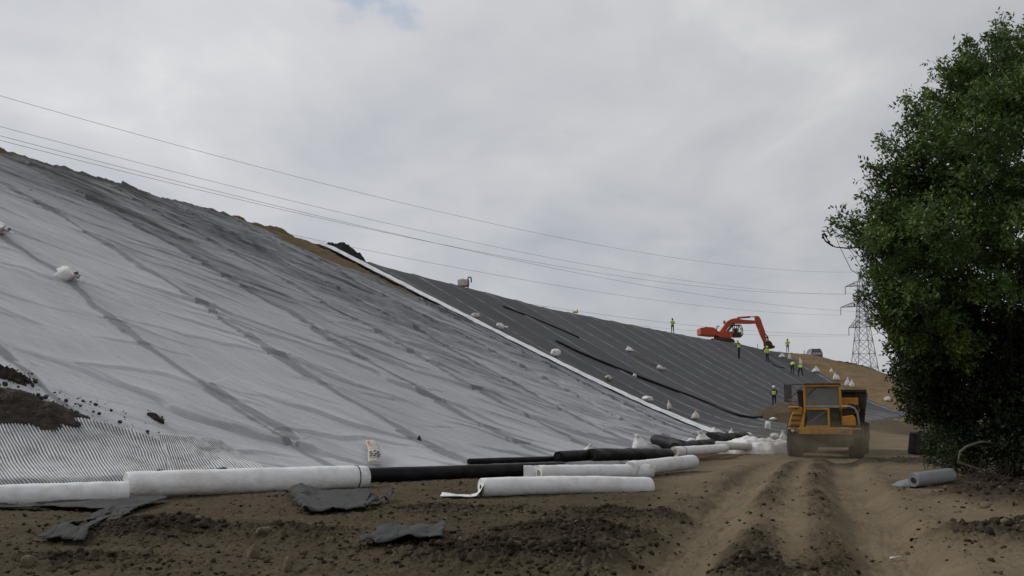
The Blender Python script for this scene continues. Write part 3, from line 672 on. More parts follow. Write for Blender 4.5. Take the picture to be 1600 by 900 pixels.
# crumpled white heap of fabric beyond the rolls
def heap(name, label, cat, c, nrm, e1, rx, ry, h, mat, seed=1, rr=34, aa_=72, edge=0.35, rough=0.35, fr=1.5, kind=None, crumbs=0, spread=1.8, flatten=1.0, parent_mat=None, ridge=0.0):
    c = Vector(c); nrm = Vector(nrm).normalized(); e1 = Vector(e1); e1 = (e1 - nrm * e1.dot(nrm)).normalized(); e2 = nrm.cross(e1)
    th = np.linspace(0, 2 * np.pi, aa_, endpoint=False); q = np.linspace(0, 1, rr)
    TH, Q = np.meshgrid(th, q, indexing='ij')
    ed = 1 + edge * fbm(np.cos(TH) * 1.3 + seed, np.sin(TH) * 1.3, 4, seed) * 1.6
    X = np.cos(TH) * Q * rx * ed; Y = np.sin(TH) * Q * ry * ed
    H = h * (1 - Q ** 2) ** flatten
    s = min(rx, ry)
    H = H * (1 + rough * fbm(X / s * fr, Y / s * fr, 4, seed + 5)) + h * rough * 0.5 * np.abs(fbm(X / s * fr * 3, Y / s * fr * 3, 4, seed + 9)) * (1 - Q ** 6) + (1 - Q ** 8) * 0.02
    if ridge: H = H + ridge * np.abs(fbm(X / s * 0.8, Y / s * 3.4, 3, seed + 13)) * (1 - Q ** 4)
    H = np.where(Q > 0.985, -0.08, H)
    P = np.array(c)[None, None] + X[..., None] * np.array(e1) + Y[..., None] * np.array(e2) + H[..., None] * np.array(nrm)
    V = (P - np.array(c)).reshape(-1, 3)
    me = np_mesh(name, V, grid_faces(aa_, rr, True)); o = link(name, me, mat); o.location = c
    tag(o, label, cat, kind=kind)
    if crumbs:
        cb = MB(); rg_ = random.Random(seed)
        for _ in range(crumbs):
            a = rg_.random() * 6.283; d = 1 + (spread - 1) * rg_.random() ** 1.8
            ed_ = 0.9
            p = e1 * math.cos(a) * rx * d * ed_ + e2 * math.sin(a) * ry * d * ed_
            s_ = 0.010 + 0.045 * rg_.random() ** 4
            pts = []
            for z_ in (-1, 1):
                for k in range(5):
                    an = k * 1.2566 + rg_.random() * .6; r_ = s_ * rg_.uniform(.7, 1.2)
                    pts.append(p + e1 * math.cos(an) * r_ * 1.3 + e2 * math.sin(an) * r_ + nrm * (0.06 + s_ * (0.8 if z_ > 0 else -0.5)))
            cb.add(pts, [(4, 3, 2, 1, 0), (5, 6, 7, 8, 9)] + [(k, (k + 1) % 5, 5 + (k + 1) % 5, 5 + k) for k in range(5)])
        co = cb.build('crumbs', mat, o, smooth=False); co['kind'] = 'stuff'
    return o
hp = hit(1185, 708, 'g')[0]
heap('fabric_heap', 'crumpled heap of white fabric lying beside the front wheel of the dump truck', 'fabric heap', (hp.x, hp.y + 0.7, gz1(hp.x, hp.y + .7) - .02), (0, 0, 1), (1, 0.15, 0), 1.75, 1.5, 0.55, M['white_fabric'], seed=3, edge=0.3, rough=0.5, fr=1.2, flatten=0.5, ridge=0.22)
h_ = hit(1222, 672); 
heap('earth_bank', 'low bank of brown earth at the liner foot behind the dump truck', 'earth bank', hit(1236, 657)[0] - Vector((0, 0, .1)), (0, 0, 1), (1, 0.4, 0), 2.7, 3.4, 1.25, M['soil_brown'], seed=8, rough=0.4, edge=.3, flatten=.8)
hA = hit(26, 646, 'h')
heap('soil_heap', 'large spill of dark soil on the sheet above the ribbed net', 'soil heap', hA[0], hA[1], (1, 0.1, -0.42), 2.1, 0.9, 0.2, M['soil_dark'], seed=12, crumbs=700, spread=2.3, rough=1.1, fr=2.0, edge=.5, rr=50, aa_=130)
hB = hit(6, 585, 'h')
heap('soil_heap', 'smaller clump of dark soil on the sheet above the large soil spill', 'soil heap', hB[0], hB[1], (1, 0.1, -0.42), 0.62, 0.22, 0.16, M['soil_dark'], seed=14, crumbs=60, spread=1.9, rough=0.9, fr=2.0, edge=.5, rr=40, aa_=100)
hC = hit(242, 652, 'h')
heap('soil_heap', 'thin streak of dark soil caught in a crease of the sheet', 'soil heap', hC[0], hC[1], (1, -0.2, -0.75), 0.30, 0.07, 0.06, M['soil_dark'], seed=16, crumbs=14, rough=0.8)
pm = at(530, 403, 69.5)
heap('earth_mound', 'dark earth mound standing on the crest behind the white fabric strip', 'earth mound', (pm.x, pm.y, pm.z - 0.35), (0.1, 0, 1), (0.5, 0.86, -0.04), 3.1, 1.5, 1.25, M['soil_black'], seed=18, rough=0.35, fr=1.4, flatten=.7, edge=.2)

# ribbed drainage net lying on the sheet at its foot
def ribbed(name, label, corners, nu, nv, ribs, curve, seed):
    U = np.linspace(0, 1, nu); Vv = np.linspace(0, 1, nv); TL, TR, BR, BL = [np.array(c, float) for c in corners]
    # world corner lookups on a coarse lattice, then finely interpolated
    cu, cn = 26, 10; G = np.zeros((cu, cn, 3))
    for i in range(cu):
        for j in range(cn):
            u, v = i / (cu - 1), j / (cn - 1)
            p = TL * (1 - u) * (1 - v) + TR * u * (1 - v) + BR * u * v + BL * (1 - u) * v
            p = p + np.array(curve(u, v))
            h = hit(*p) ; G[i, j] = h[0]
    fu = U * (cu - 1); fv = Vv * (cn - 1); iu = np.minimum(fu.astype(int), cu - 2); iv = np.minimum(fv.astype(int), cn - 2)
    a = (fu - iu)[:, None, None]; b = (fv - iv)[None, :, None]
    P = G[iu][:, iv] * (1 - a) * (1 - b) + G[iu + 1][:, iv] * a * (1 - b) + G[iu + 1][:, iv + 1] * a * b + G[iu][:, iv + 1] * (1 - a) * b
    UU, VV = np.meshgrid(U, Vv, indexing='ij')
    ph_ = (UU + 0.017 * fbm(VV * 2.0, UU * 4, 3, seed)) * ribs
    rib = 0.5 + 0.5 * np.cos(2 * np.pi * ph_)
    cross = 0.5 + 0.5 * np.cos(2 * np.pi * VV * 34)
    P[..., 2] += 0.14 + 0.028 * rib + 0.05 * fbm(UU * 5, VV * 2, 3, seed)
    me = np_mesh(name, P.reshape(-1, 3), grid_faces(nu, nv)); add_attr(me, 'rib', rib); add_attr(me, 'cross', cross)
    o = link(name, me, M['net']); tag(o, label, 'drainage net', 'ribbed drainage nets'); return o
m = bpy.data.materials.new('net'); m.use_nodes = True; N = NT(m.node_tree); N.n.clear()
rb_ = N.mapr(N.attr('rib'), 0.25, 0.65, 0, 1, True)
cr_ = N.math('MULTIPLY', N.mapr(N.attr('cross'), 0.80, 0.9), 0.30)
pos = N.new('ShaderNodeNewGeometry').outputs['Position']
f_ = N.math('MAXIMUM', rb_, N.math('MULTIPLY', cr_, N.mapr(N.noise(pos, 0.9, 3), 0.45, 0.6)))
cN = N.mix(f_, (0.105, 0.105, 0.107, 1), (0.50, 0.52, 0.53, 1))
cN = N.mix(N.mapr(N.noise(pos, 1.3, 6, 0.7), 0.50, 0.70, 0, 0.75), cN, (0.07, 0.06, 0.05, 1))
p = N.new('ShaderNodeBsdfPrincipled'); N.l.new(cN, p.inputs['Base Color']); p.inputs['Roughness'].default_value = 0.6
o = N.new('ShaderNodeOutputMaterial'); N.l.new(p.outputs[0], o.inputs[0]); M['net'] = m
ribbed('drainage_net', 'larger ribbed white drainage net bordering the soil spill', [(-90, 640), (254, 692), (282, 772), (-90, 792)], 1300, 40, 66, lambda u, v: (70 * v * (1 - u) + 30 * v * math.sin(u * 3.1) - 12 * math.sin(3.1 * v) * (1 - u), 9 * math.sin(u * 7) * (1 - v)), 5)
ribbed('drainage_net', 'smaller ribbed white drainage net with slanting edge above the strapped white roll', [(248, 688), (338, 694), (424, 750), (268, 770)], 800, 40, 32, lambda u, v: (0, 0), 6)

# ------------------------------------------------------------------ torn pieces of grey felt on the soil
def felt(name, label, corners, nu, nv, lift, seed, hole=None, mat='felt', extra=None):
    TL, TR, BR, BL = [Vector((*g2(*c), 0)) for c in corners]; V = []; alive = []
    U_, V_ = np.meshgrid(np.linspace(0, 1, nu), np.linspace(0, 1, nv), indexing='ij')
    X_ = (TL.x * (1 - U_) + TR.x * U_) * (1 - V_) + (BL.x * (1 - U_) + BR.x * U_) * V_
    Y_ = (TL.y * (1 - U_) + TR.y * U_) * (1 - V_) + (BL.y * (1 - U_) + BR.y * U_) * V_
    Z_ = ground_z(X_, Y_, False)[0] + 0.045 + 0.07 * fbm(U_ * 3 + seed, V_ * 3, 4, seed + 2)
    Z_ = Z_ + np.array([[lift(u, v) for v in V_[0]] for u in U_[:, 0]])
    edge_ = 0.10 * fbm(U_ * 6 + seed, V_ * 6, 4, seed)
    V = np.stack([X_ + edge_, Y_ + edge_ * 2, Z_], -1).reshape(-1, 3); alive = list(zip(U_.ravel(), V_.ravel()))
    Fs = grid_faces(nu, nv)
    if hole:
        Fs = np.array([f for f in Fs if not all(hole(*alive[k]) for k in f)])
    me = np_mesh(name, np.array(V), Fs); o = link(name, me, M[mat])
    s = o.modifiers.new('thick', 'SOLIDIFY'); s.thickness = 0.012
    tag(o, label, 'felt scrap', 'torn scraps of dark felt'); return o
felt('felt_scrap', 'folded dark felt scrap with curled open corner in front of the strapped white roll', [(452, 772), (578, 770), (572, 800), (470, 806)], 40, 24,
     lambda u, v: 0.13 * max(0, 1 - u / 0.22) ** 1.0 * math.sin(min(1, u / 0.10) * 1.57) * (0.5 + 0.5 * v) + 0.10 * (1 - v) * max(0, 1 - abs(u - 0.15) / 0.2) + 0.03, 41)
felt('felt_scrap', 'narrow curled tail of dark felt beside the folded felt scrap', [(575, 790), (612, 780), (614, 784), (572, 800)], 20, 8, lambda u, v: 0.05 + 0.06 * math.sin(u * 8) ** 2, 42)
felt('felt_scrap', 'oblong dark felt scrap with raised corner lying alone on dug soil', [(592, 834), (696, 830), (690, 852), (562, 862)], 40, 18,
     lambda u, v: 0.07 * max(0, 1 - u / 0.25) * math.sin(min(1, u / .12) * 1.57) * v + 0.05 * max(0, (u - 0.88) / 0.12) * (1 - v) + 0.05 + 0.05 * math.exp(-((u - .62) / .08) ** 2) * v, 43)
felt('felt_scrap', 'wide flat sheet of dark felt lying below the left white roll', [(98, 782), (262, 786), (210, 803), (-40, 797)], 40, 16, lambda u, v: 0.03 + 0.04 * (1 - v), 44,
     hole=lambda u, v: ((u - 0.22) / 0.16) ** 2 + ((v - 0.82) / 0.10) ** 2 < 1)
felt('felt_scrap', 'strip of dark felt with an oval hole reaching over bare soil', [(170, 800), (212, 800), (132, 854), (56, 850)], 60, 50, lambda u, v: 0.03, 45,
     hole=lambda u, v: ((u - 0.62) / 0.26) ** 2 + ((v - 0.78) / 0.11) ** 2 < 1)
# ------------------------------------------------------------------ sandbags, sacks and other small things on the slope
def bag_mesh(kind, w, h, seed):
    """a filled sack: 'lump' lies flat, 'spike' stands with its tied neck up, 'twist' lies with the neck to one side"""
    na_, nb_ = 13, 10; V = []
    th = np.linspace(0, 2 * np.pi, na_, endpoint=False); ph = np.linspace(0, 1, nb_)
    TH, PH = np.meshgrid(th, ph, indexing='ij')
    if kind == 'lump':
        r = np.sin(np.pi * np.clip(PH, 0.001, .999)) ** 0.6; zz_ = 0.5 - 0.5 * np.cos(np.pi * PH)
        X = np.cos(TH) * r * w * 0.5; Y = np.sin(TH) * r * w * 0.36; Z = zz_ * h
    elif kind == 'spike':
        r = np.interp(PH, [0, 0.04, 0.3, 0.55, 0.75, 0.86, 1.0], [0.02, 0.9, 1.0, 0.75, 0.42, 0.22, 0.30]); 
        X = np.cos(TH) * r * w * 0.5 + (PH ** 2) * w * 0.22 * math.sin(seed * 2.3); Y = np.sin(TH) * r * w * 0.34; Z = PH * h
    else:
        r = np.interp(PH, [0, 0.05, 0.35, 0.62, 0.74, 0.80, 1.0], [0.02, 0.8, 1.0, 0.8, 0.35, 0.30, 0.62])
        X = (PH - 0.5) * w; Y = np.cos(TH) * r * w * 0.26; Z = (np.sin(TH) * r * 0.5 + 0.5 * r.max()) * h * (1 - 0.35 * PH)
    k = 1 + 0.7 * fbm(np.cos(TH) * 1.7 + seed * 3.1, PH * 3.6 + np.sin(TH) * 1.7, 3, seed)
    X = X * k; Y = Y * k; Z = Z * (0.9 + 0.2 * fbm(np.cos(TH) + seed, np.sin(TH) + 2, 2, seed + 1))
    me = np_mesh('sandbag', np.stack([X, Y, Z], -1).reshape(-1, 3), grid_faces(na_, nb_, True))
    bm = bmesh.new(); bm.from_mesh(me)
    bmesh.ops.holes_fill(bm, edges=[e for e in bm.edges if e.is_boundary], sides=0); bmesh.ops.recalc_face_normals(bm, faces=bm.faces[:]); bm.to_mesh(me); bm.free()
    return me
BG = 'white sandbags weighing down the sheets'
def bag(px, py, wpx, hpx, kind, label, seed, mat='bag', group=BG, yaw=0.0, which='hg', D=None, name='sandbag', cat='sandbag', neck=False):
    hh = hit(px, py, which)
    p = at(px, py, D) if D else hh[0]
    d = p.y; w = 1.2 * wpx * d / F; h = 1.2 * hpx * d / F
    o = link(name, bag_mesh(kind, w, h, seed), M[mat]); o.location = p - Vector((0, 0, 0.03)); o.rotation_euler = (0, 0, yaw)
    tag(o, label, cat, group)
    if kind == 'spike':
        t = MB(); t.tube([(math.cos(a) * w * 0.125 + (0.82 ** 2) * w * 0.22 * math.sin(seed * 2.3), math.sin(a) * w * 0.09, h * 0.80) for a in np.linspace(0, 6.283, 9)], w * 0.03, 5, False)
        t.build('tie', M['card'], o, smooth=True)
    return o
# (px, py base, width px, height px, kind, label)
M['pinkred'] = surf('pinkred', (0.36, 0.17, 0.16), 0.7, 0.2, 10)
b1 = bag(106, 439, 34, 27, 'twist', 'lone plump white sack with red corner lying on the left part of the grey sheet', 1, yaw=-0.5)
ptr = MB(); ptr.box((0.36, -0.12, 0.08), (0.10, 0.08, 0.08)); ptr.build('red_corner', M['pinkred'], b1, bevel=0.04)
b2 = bag(-2, 366, 34, 24, 'twist', 'white sack with pinkish corner lying on the sheet at the left border', 2, yaw=-0.6)
ptr = MB(); ptr.box((0.36, -0.12, 0.08), (0.09, 0.08, 0.08)); ptr.build('red_corner', M['pinkred'], b2, bevel=0.04)
edge = [(744, 497, 13, 8, 'lump', 'tan sandbag, topmost on the white fabric strip'), (784, 515, 14, 12, 'twist', 'knotted white sandbag, second from the top of the white fabric strip'),
        (868, 557, 15, 11, 'lump', 'square looking white sandbag midway down the white fabric strip'), (952, 594, 15, 9, 'twist', 'flattened tan sandbag leaning over the white strip, just left of a smaller knotted bag'),
        (1012, 628, 20, 9, 'lump', 'long low white sandbag merging with the lower part of the white strip'), (1046, 640, 8, 14, 'spike', 'slim pointed white sandbag standing on the lower white strip'),
        (1087, 655, 11, 13, 'spike', 'upright white sandbag with wide base, lowest standing on the white strip')]
for i, e in enumerate(edge): bag(*e, seed=20 + i, mat='bag_tan' if 'tan' in e[5] else 'bag', yaw=0.4 * i)
for i, e in enumerate([(984, 549, 10, 8, 'spike', 'small white sandbag with spread points, highest on the dark liner'), (1033, 578, 13, 8, 'twist', 'knotted white sandbag on the dark liner at the end of a dull yellow rope'),
                       (992, 590, 10, 7, 'twist', 'knotted white sandbag touching the thick black fold of the liner'), (1142, 683, 10, 13, 'spike', 'thin pointed white sandbag on the liner foot beyond the sheet corner'),
                       (1170, 682, 9, 6, 'lump', 'low white sandbag on the liner foot just above the crumpled white heap'), (1200, 671, 8, 12, 'lump', 'tall rounded white sandbag standing below the worker in dark jacket'),
                       (1208, 656 + 1, 11, 5, 'lump', 'flat white sandbag lying at the end of the thick black fold')]): bag(*e, seed=40 + i, yaw=0.7 * i)
for i, e in enumerate([(1222, 559, 8, 8, 'spike', 'leaning white sandbag, highest on the bare soil edge of the liner'), (1233, 562, 5, 10, 'spike', 'narrow upright white sandbag just above two bending workers'),
                       (1251.5, 570, 4, 11, 'spike', 'narrow white sandbag behind the worker bending right at the liner edge'), (1275, 582, 10, 9, 'spike', 'forked white sandbag at the liner edge, between bending workers and the truck roof'),
                       (1299, 582, 4, 7, 'spike', 'small lone white sandbag up on the bare brown soil'), (1307, 594, 9, 11, 'spike', 'stout white sandbag at the liner edge above the truck cab roof'),
                       (1324, 603, 7, 12, 'spike', 'left one of two white sandbags standing close together above the truck body'), (1331.5, 605, 6, 11, 'spike', 'right one of two white sandbags standing close together above the truck body'),
                       (1387, 626, 8, 6, 'lump', 'round white sandbag on the liner edge nearest the dark hedge')]): bag(*e, seed=60 + i, group=BG)
TG = 'white sacks standing along the sheet foot'
for i, e in enumerate([(919, 707, 16, 13, 'spike', 'small pointed white sack standing behind the stubby black roll'), (1001, 705, 24, 24, 'spike', 'tall flat topped white sack standing on the sheet behind the slack black roll'),
                       (1048, 700, 17, 9, 'lump', 'squat white sack lying between two crumpled black rolls'), (1081, 697, 15, 12, 'lump', 'rounded white sack beside the large peaked white sack'),
                       (1100, 699, 24, 24, 'spike', 'large peaked white sack standing at the corner of the grey sheet'), (1118, 689, 18, 18, 'lump', 'slumped white sack at the very corner of the grey sheet'),
                       (1223, 690, 9, 17, 'spike', 'tall white sack behind the heap, nearest the truck wheel'), (1211, 685, 11, 8, 'lump', 'low white sack lying behind the crumpled white heap'),
                       (1231, 688, 5, 15, 'spike', 'thin white sack half hidden by the truck wheel')]): bag(*e, seed=80 + i, group=TG)
bag(907, 725, 34, 11, 'lump', 'pinkish white sack with red print wedged between black rolls', 95, mat='bag', group=None, name='sack', cat='sack')
ob = bag(1030, 724, 24, 13, 'lump', 'crumpled greenish white plastic sack lying at the end of the slack black roll', 96, group=None, name='sack', cat='sack', which='g')
# printed plastic sack lying on the sheet
hs_ = hit(586, 727, 'hg')
pk = thing('printed_sack', 'flat beige plastic sack with black printed pattern lying above the black roll', 'sack', hs_[0])
def slope_pt(px, py, up=0.0): 
    return hit(px, py, 'hg')[0] + Vector((0, -0.01, 0.13 + up))
M['beige_plastic'] = surf('beige_plastic', (0.50, 0.46, 0.40), 0.45, 0.15, 6, bump=0.02, bscale=9)
C4 = [(571, 697), (588, 697), (598, 730), (577, 730)]
def sp(u, v, up=0.0):
    p = [C4[0][k] * (1 - u) * (1 - v) + C4[1][k] * u * (1 - v) + C4[2][k] * u * v + C4[3][k] * (1 - u) * v for k in (0, 1)]
    return slope_pt(p[0] + 1.5 * math.sin(v * 5), p[1], up + 0.03 * math.sin(u * 3.1))
flap(pk, lambda u, v: sp(u, v), 8, 12, M['beige_plastic'], 'sack_body', 3, 0.03)
pr = MB()
for i, (u0, v0) in enumerate([(0.12, .60), (.45, .58), (.72, .61), (.2, .70), (.55, .70), (.78, .72), (.12, .80), (.42, .79), (.70, .82)]):
    q = [sp(u0 + a, v0 + b, 0.05) - hs_[0] for a, b in ((0, 0), (.20, -.02), (.17, .055), (-.02, .06))]
    pr.add(q, [(0, 1, 2, 3)])
pr.build('print', M['ink'], pk)
orr = MB(); q = [sp(a, b, 0.06) - hs_[0] for a, b in ((0.0, .14), (.25, .12), (.28, .23), (.05, .24))]; orr.add(q, [(0, 1, 2, 3)]); orr.build('orange_patch', M['orange_red'], pk)
# white tank with dark tube handle on the crest
pt = at(726, 450, 79.0); zt = down(pt.x, pt.y, 'h')
tk = thing('water_tank', 'boxy white tank with dark tube handle standing on the crest', 'tank', (pt.x, pt.y, zt - 0.12), (0, 0, -0.15))
MB().box((-0.10, 0, 0.36), (0.85, 0.8, 0.58)).build('tank_body', M['bag_tan'], tk, bevel=0.09)
hd_ = MB(); hd_.tube([(0.34, -.3, -.1), (0.34, -.3, .74), (.40, -.3, .80), (.56, -.3, .76), (.60, -.3, .68), (.60, -.3, .35)], .05, 8); hd_.build('handle', M['black_pipe'], tk, smooth=True)
MB().lathe([(0.0, .66), (.12, .66), (.12, .70), (0, .72)], (-.15, 0, 0), 'z', 14).build('cap', M['black_pipe'], tk, smooth=True)
# yellow block on the crest
pb_ = at(899, 490, 96.5); M['yellow'] = surf('yellow', (0.50, 0.36, 0.05), 0.6, 0.2, 4)
yb = thing('marker_block', 'tiny yellow block with an upright end lying on the liner crest', 'marker', (pb_.x, pb_.y, down(pb_.x, pb_.y, 'h') + 0.02), (0, 0, .3))
MB().box((0, 0, .08), (.5, .3, .16)).build('block', M['yellow'], yb, bevel=0.03); MB().box((.2, 0, .2), (.07, .25, .3)).build('upright', M['yellow'], yb, bevel=0.01)
# dark stand with two legs on the upper left crest
ps = at(3, 236, 45.2)
st_ = thing('site_stand', 'small dark stand on two legs at the highest point of the crest', 'stand', (ps.x, ps.y, down(ps.x, ps.y, 'h')), (0, 0, .4))
MB().tube([(-.05, 0, -.05), (-.03, 0, .24)], .018, 6).build('leg', M['ink'], st_, smooth=True); MB().tube([(.07, .05, -.05), (.06, .03, .22)], .018, 6).build('leg', M['ink'], st_, smooth=True)
tp = MB(); tp.tube([(-.16, 0, .20), (-.06, 0, .26), (.06, 0, .30), (.12, 0, .28)], [.03, .06, .045, .02], 8); tp.build('head', M['ink'], st_, smooth=True)
# dull yellow rope on the liner and hose by the worker
M['rope'] = surf('rope', (0.16, 0.13, 0.06), 0.9)
tag(MB().tube(drape([(986, 552), (1000, 560), (1014, 568), (1030, 575)], 0.04), 0.045, 5).build('rope', M['rope'], smooth=True), 'dull yellow rope lying on the dark liner between two sandbags', 'rope')
tag(MB().tube(drape([(1201, 561), (1206, 566), (1210, 571), (1218, 574), (1226, 575)], 0.05), 0.06, 6).build('hose', M['black_pipe'], smooth=True), 'short dark hose curving over the liner from the worker under the digger bucket', 'hose')
# bits of litter and plant on the road
def chip(name, label, cat, px, py, pts, mat, z=0.03):
    g = gpt(px, py); zz_ = gz1(g.x, g.y)
    o = MB(); n = len(pts); o.add([(a, b, c) for a, b, c in pts], [tuple(range(n))]); ob = o.build(name, mat); ob.location = (g.x, g.y, zz_ + z)
    s = ob.modifiers.new('thick', 'SOLIDIFY'); s.thickness = 0.012; return tag(ob, label, cat)
M['leafgreen'] = surf('leafgreen', (0.10, 0.17, 0.05), 0.6, 0.25, 10)
lf = thing('leaf_tuft', 'small fresh green tuft lying in the middle of the rutted track', 'plant', (*g2(1172, 803), 0)); lf.location.z = gz1(lf.location.x, lf.location.y)
for k in range(9):
    a = -2.6 + k * 0.62; l_ = 0.14 + 0.05 * math.sin(k * 3); 
    o = MB(); o.add([(0, 0, .01), (math.cos(a) * l_ * .5 - .025 * math.sin(a), math.sin(a) * l_ * .4 + .02, .05), (math.cos(a) * l_, math.sin(a) * l_ * .6, .03), (math.cos(a) * l_ * .5 + .025 * math.sin(a), math.sin(a) * l_ * .4 - .02, .045)], [(0, 1, 2, 3)])
    o.build('leaf', M['leafgreen'], lf)
chip('litter', 'scrap of white litter on the pale road at the bottom of the view', 'litter', 1399, 877, [(-.07, 0, 0), (0, -.02, .02), (.08, .01, .03), (.02, .05, .0), (-.04, .04, .01)], M['bag'])
chip('litter', 'dark curled leaf of litter lying on the grey sheet above the long black roll', 'litter', 654, 695, [(-.05, 0, 0), (0, -.02, .1), (.04, .0, .12), (.09, 0, -.05), (.03, .01, -.03)], M['soil_dark'], 0.2).location = hit(654, 695)[0] + Vector((0, -.02, .15))
# stones
def stone(px, py, wpx, hpx, label, seed):
    g = gpt(px, py); w = wpx * g.y / F; h = hpx * g.y / F
    bm = bmesh.new(); bmesh.ops.create_icosphere(bm, subdivisions=3, radius=0.5)
    co = np.array([v.co for v in bm.verts]); 
    k = 1 + 0.7 * fbm(co[:, 0] * 1.6 + seed * 5, co[:, 1] * 1.6 + co[:, 2] * 1.1, 3, seed)
    k = k + 0.22 * np.abs(fbm(co[:, 0] * 4 + seed, co[:, 1] * 4 + co[:, 2] * 3, 3, seed + 2)); co = co * k[:, None]; co = np.sign(co) * np.abs(co) ** 0.9 * 0.55
    for v, c in zip(bm.verts, co): v.co = (c[0] * w, c[1] * w * .8, c[2] * h * 1.5)
    me = bpy.data.meshes.new('stone'); bm.to_mesh(me); bm.free()
    o = link('stone', me, M['stone'], smooth=True); o.location = (g.x, g.y, gz1(g.x, g.y) + h * .25); o.rotation_euler = (0.1, 0.2 * math.sin(seed), seed)
    return tag(o, label, 'stone', 'loose stones on the dug soil')
stone(397, 872, 34, 30, 'large upright brown stone on dug soil below the folded felt scrap', 1)
stone(516, 849, 24, 18, 'rounded tan stone left of the oblong felt scrap', 2)
stone(42, 886, 34, 22, 'pale tan stone near the bottom left corner', 3)
stone(412, 834, 40, 16, 'low slab of brown stone behind the large upright stone', 4)
stone(449, 895, 26, 28, 'grey brown stone at the lower border below the large upright stone', 5)
stone(745, 775 + 18, 18, 8, 'flat tan stone in the soil just in front of the nearest fabric roll', 6)
stone(1540, 792, 40, 14, 'flat pale stone on the dirt bank to the right of the lone grey roll', 7)
stone(1478, 764, 14, 7, 'small tan stone under the far end of the lone grey roll', 8)
# ------------------------------------------------------------------ workers
M['skin'] = surf('skin', (0.36, 0.22, 0.15), 0.6, 0.1); M['navy'] = surf('navy', (0.022, 0.026, 0.042), 0.9, 0.2)
M['hivis'] = surf('hivis', (0.50, 0.66, 0.05), 0.7, 0.1); M['jean'] = surf('jean', (0.06, 0.075, 0.12), 0.9, 0.2); M['boot'] = surf('boot', (0.03, 0.022, 0.016), 0.8)
M['helmet_w'] = surf('helmet_w', (0.78, 0.78, 0.76), 0.4, 0.05); M['helmet_y'] = surf('helmet_y', (0.62, 0.66, 0.08), 0.4, 0.05); M['hair'] = surf('hair', (0.02, 0.016, 0.012), 0.9)
M['refl'] = surf('refl', (0.62, 0.62, 0.60), 0.4); M['jacket'] = surf('jacket', (0.03, 0.032, 0.036), 0.9)
def skin_mesh(name, verts, edges, radii, sub=2, root=0):
    me = bpy.data.meshes.new(name); me.from_pydata(verts, edges, [])
    o = bpy.data.objects.new(name + '_tmp', me); COL.objects.link(o)
    o.modifiers.new('skin', 'SKIN'); sv = me.skin_vertices[0].data
    for i, r in enumerate(radii):
        sv[i].radius = r if isinstance(r, tuple) else (r, r); sv[i].use_root = (i == root)
    s = o.modifiers.new('sub', 'SUBSURF'); s.levels = sub; s.render_levels = sub
    dg = bpy.context.evaluated_depsgraph_get(); ev = o.evaluated_get(dg)
    out = bpy.data.meshes.new_from_object(ev); out.name = name
    bpy.data.objects.remove(o); out.materials.clear(); return out
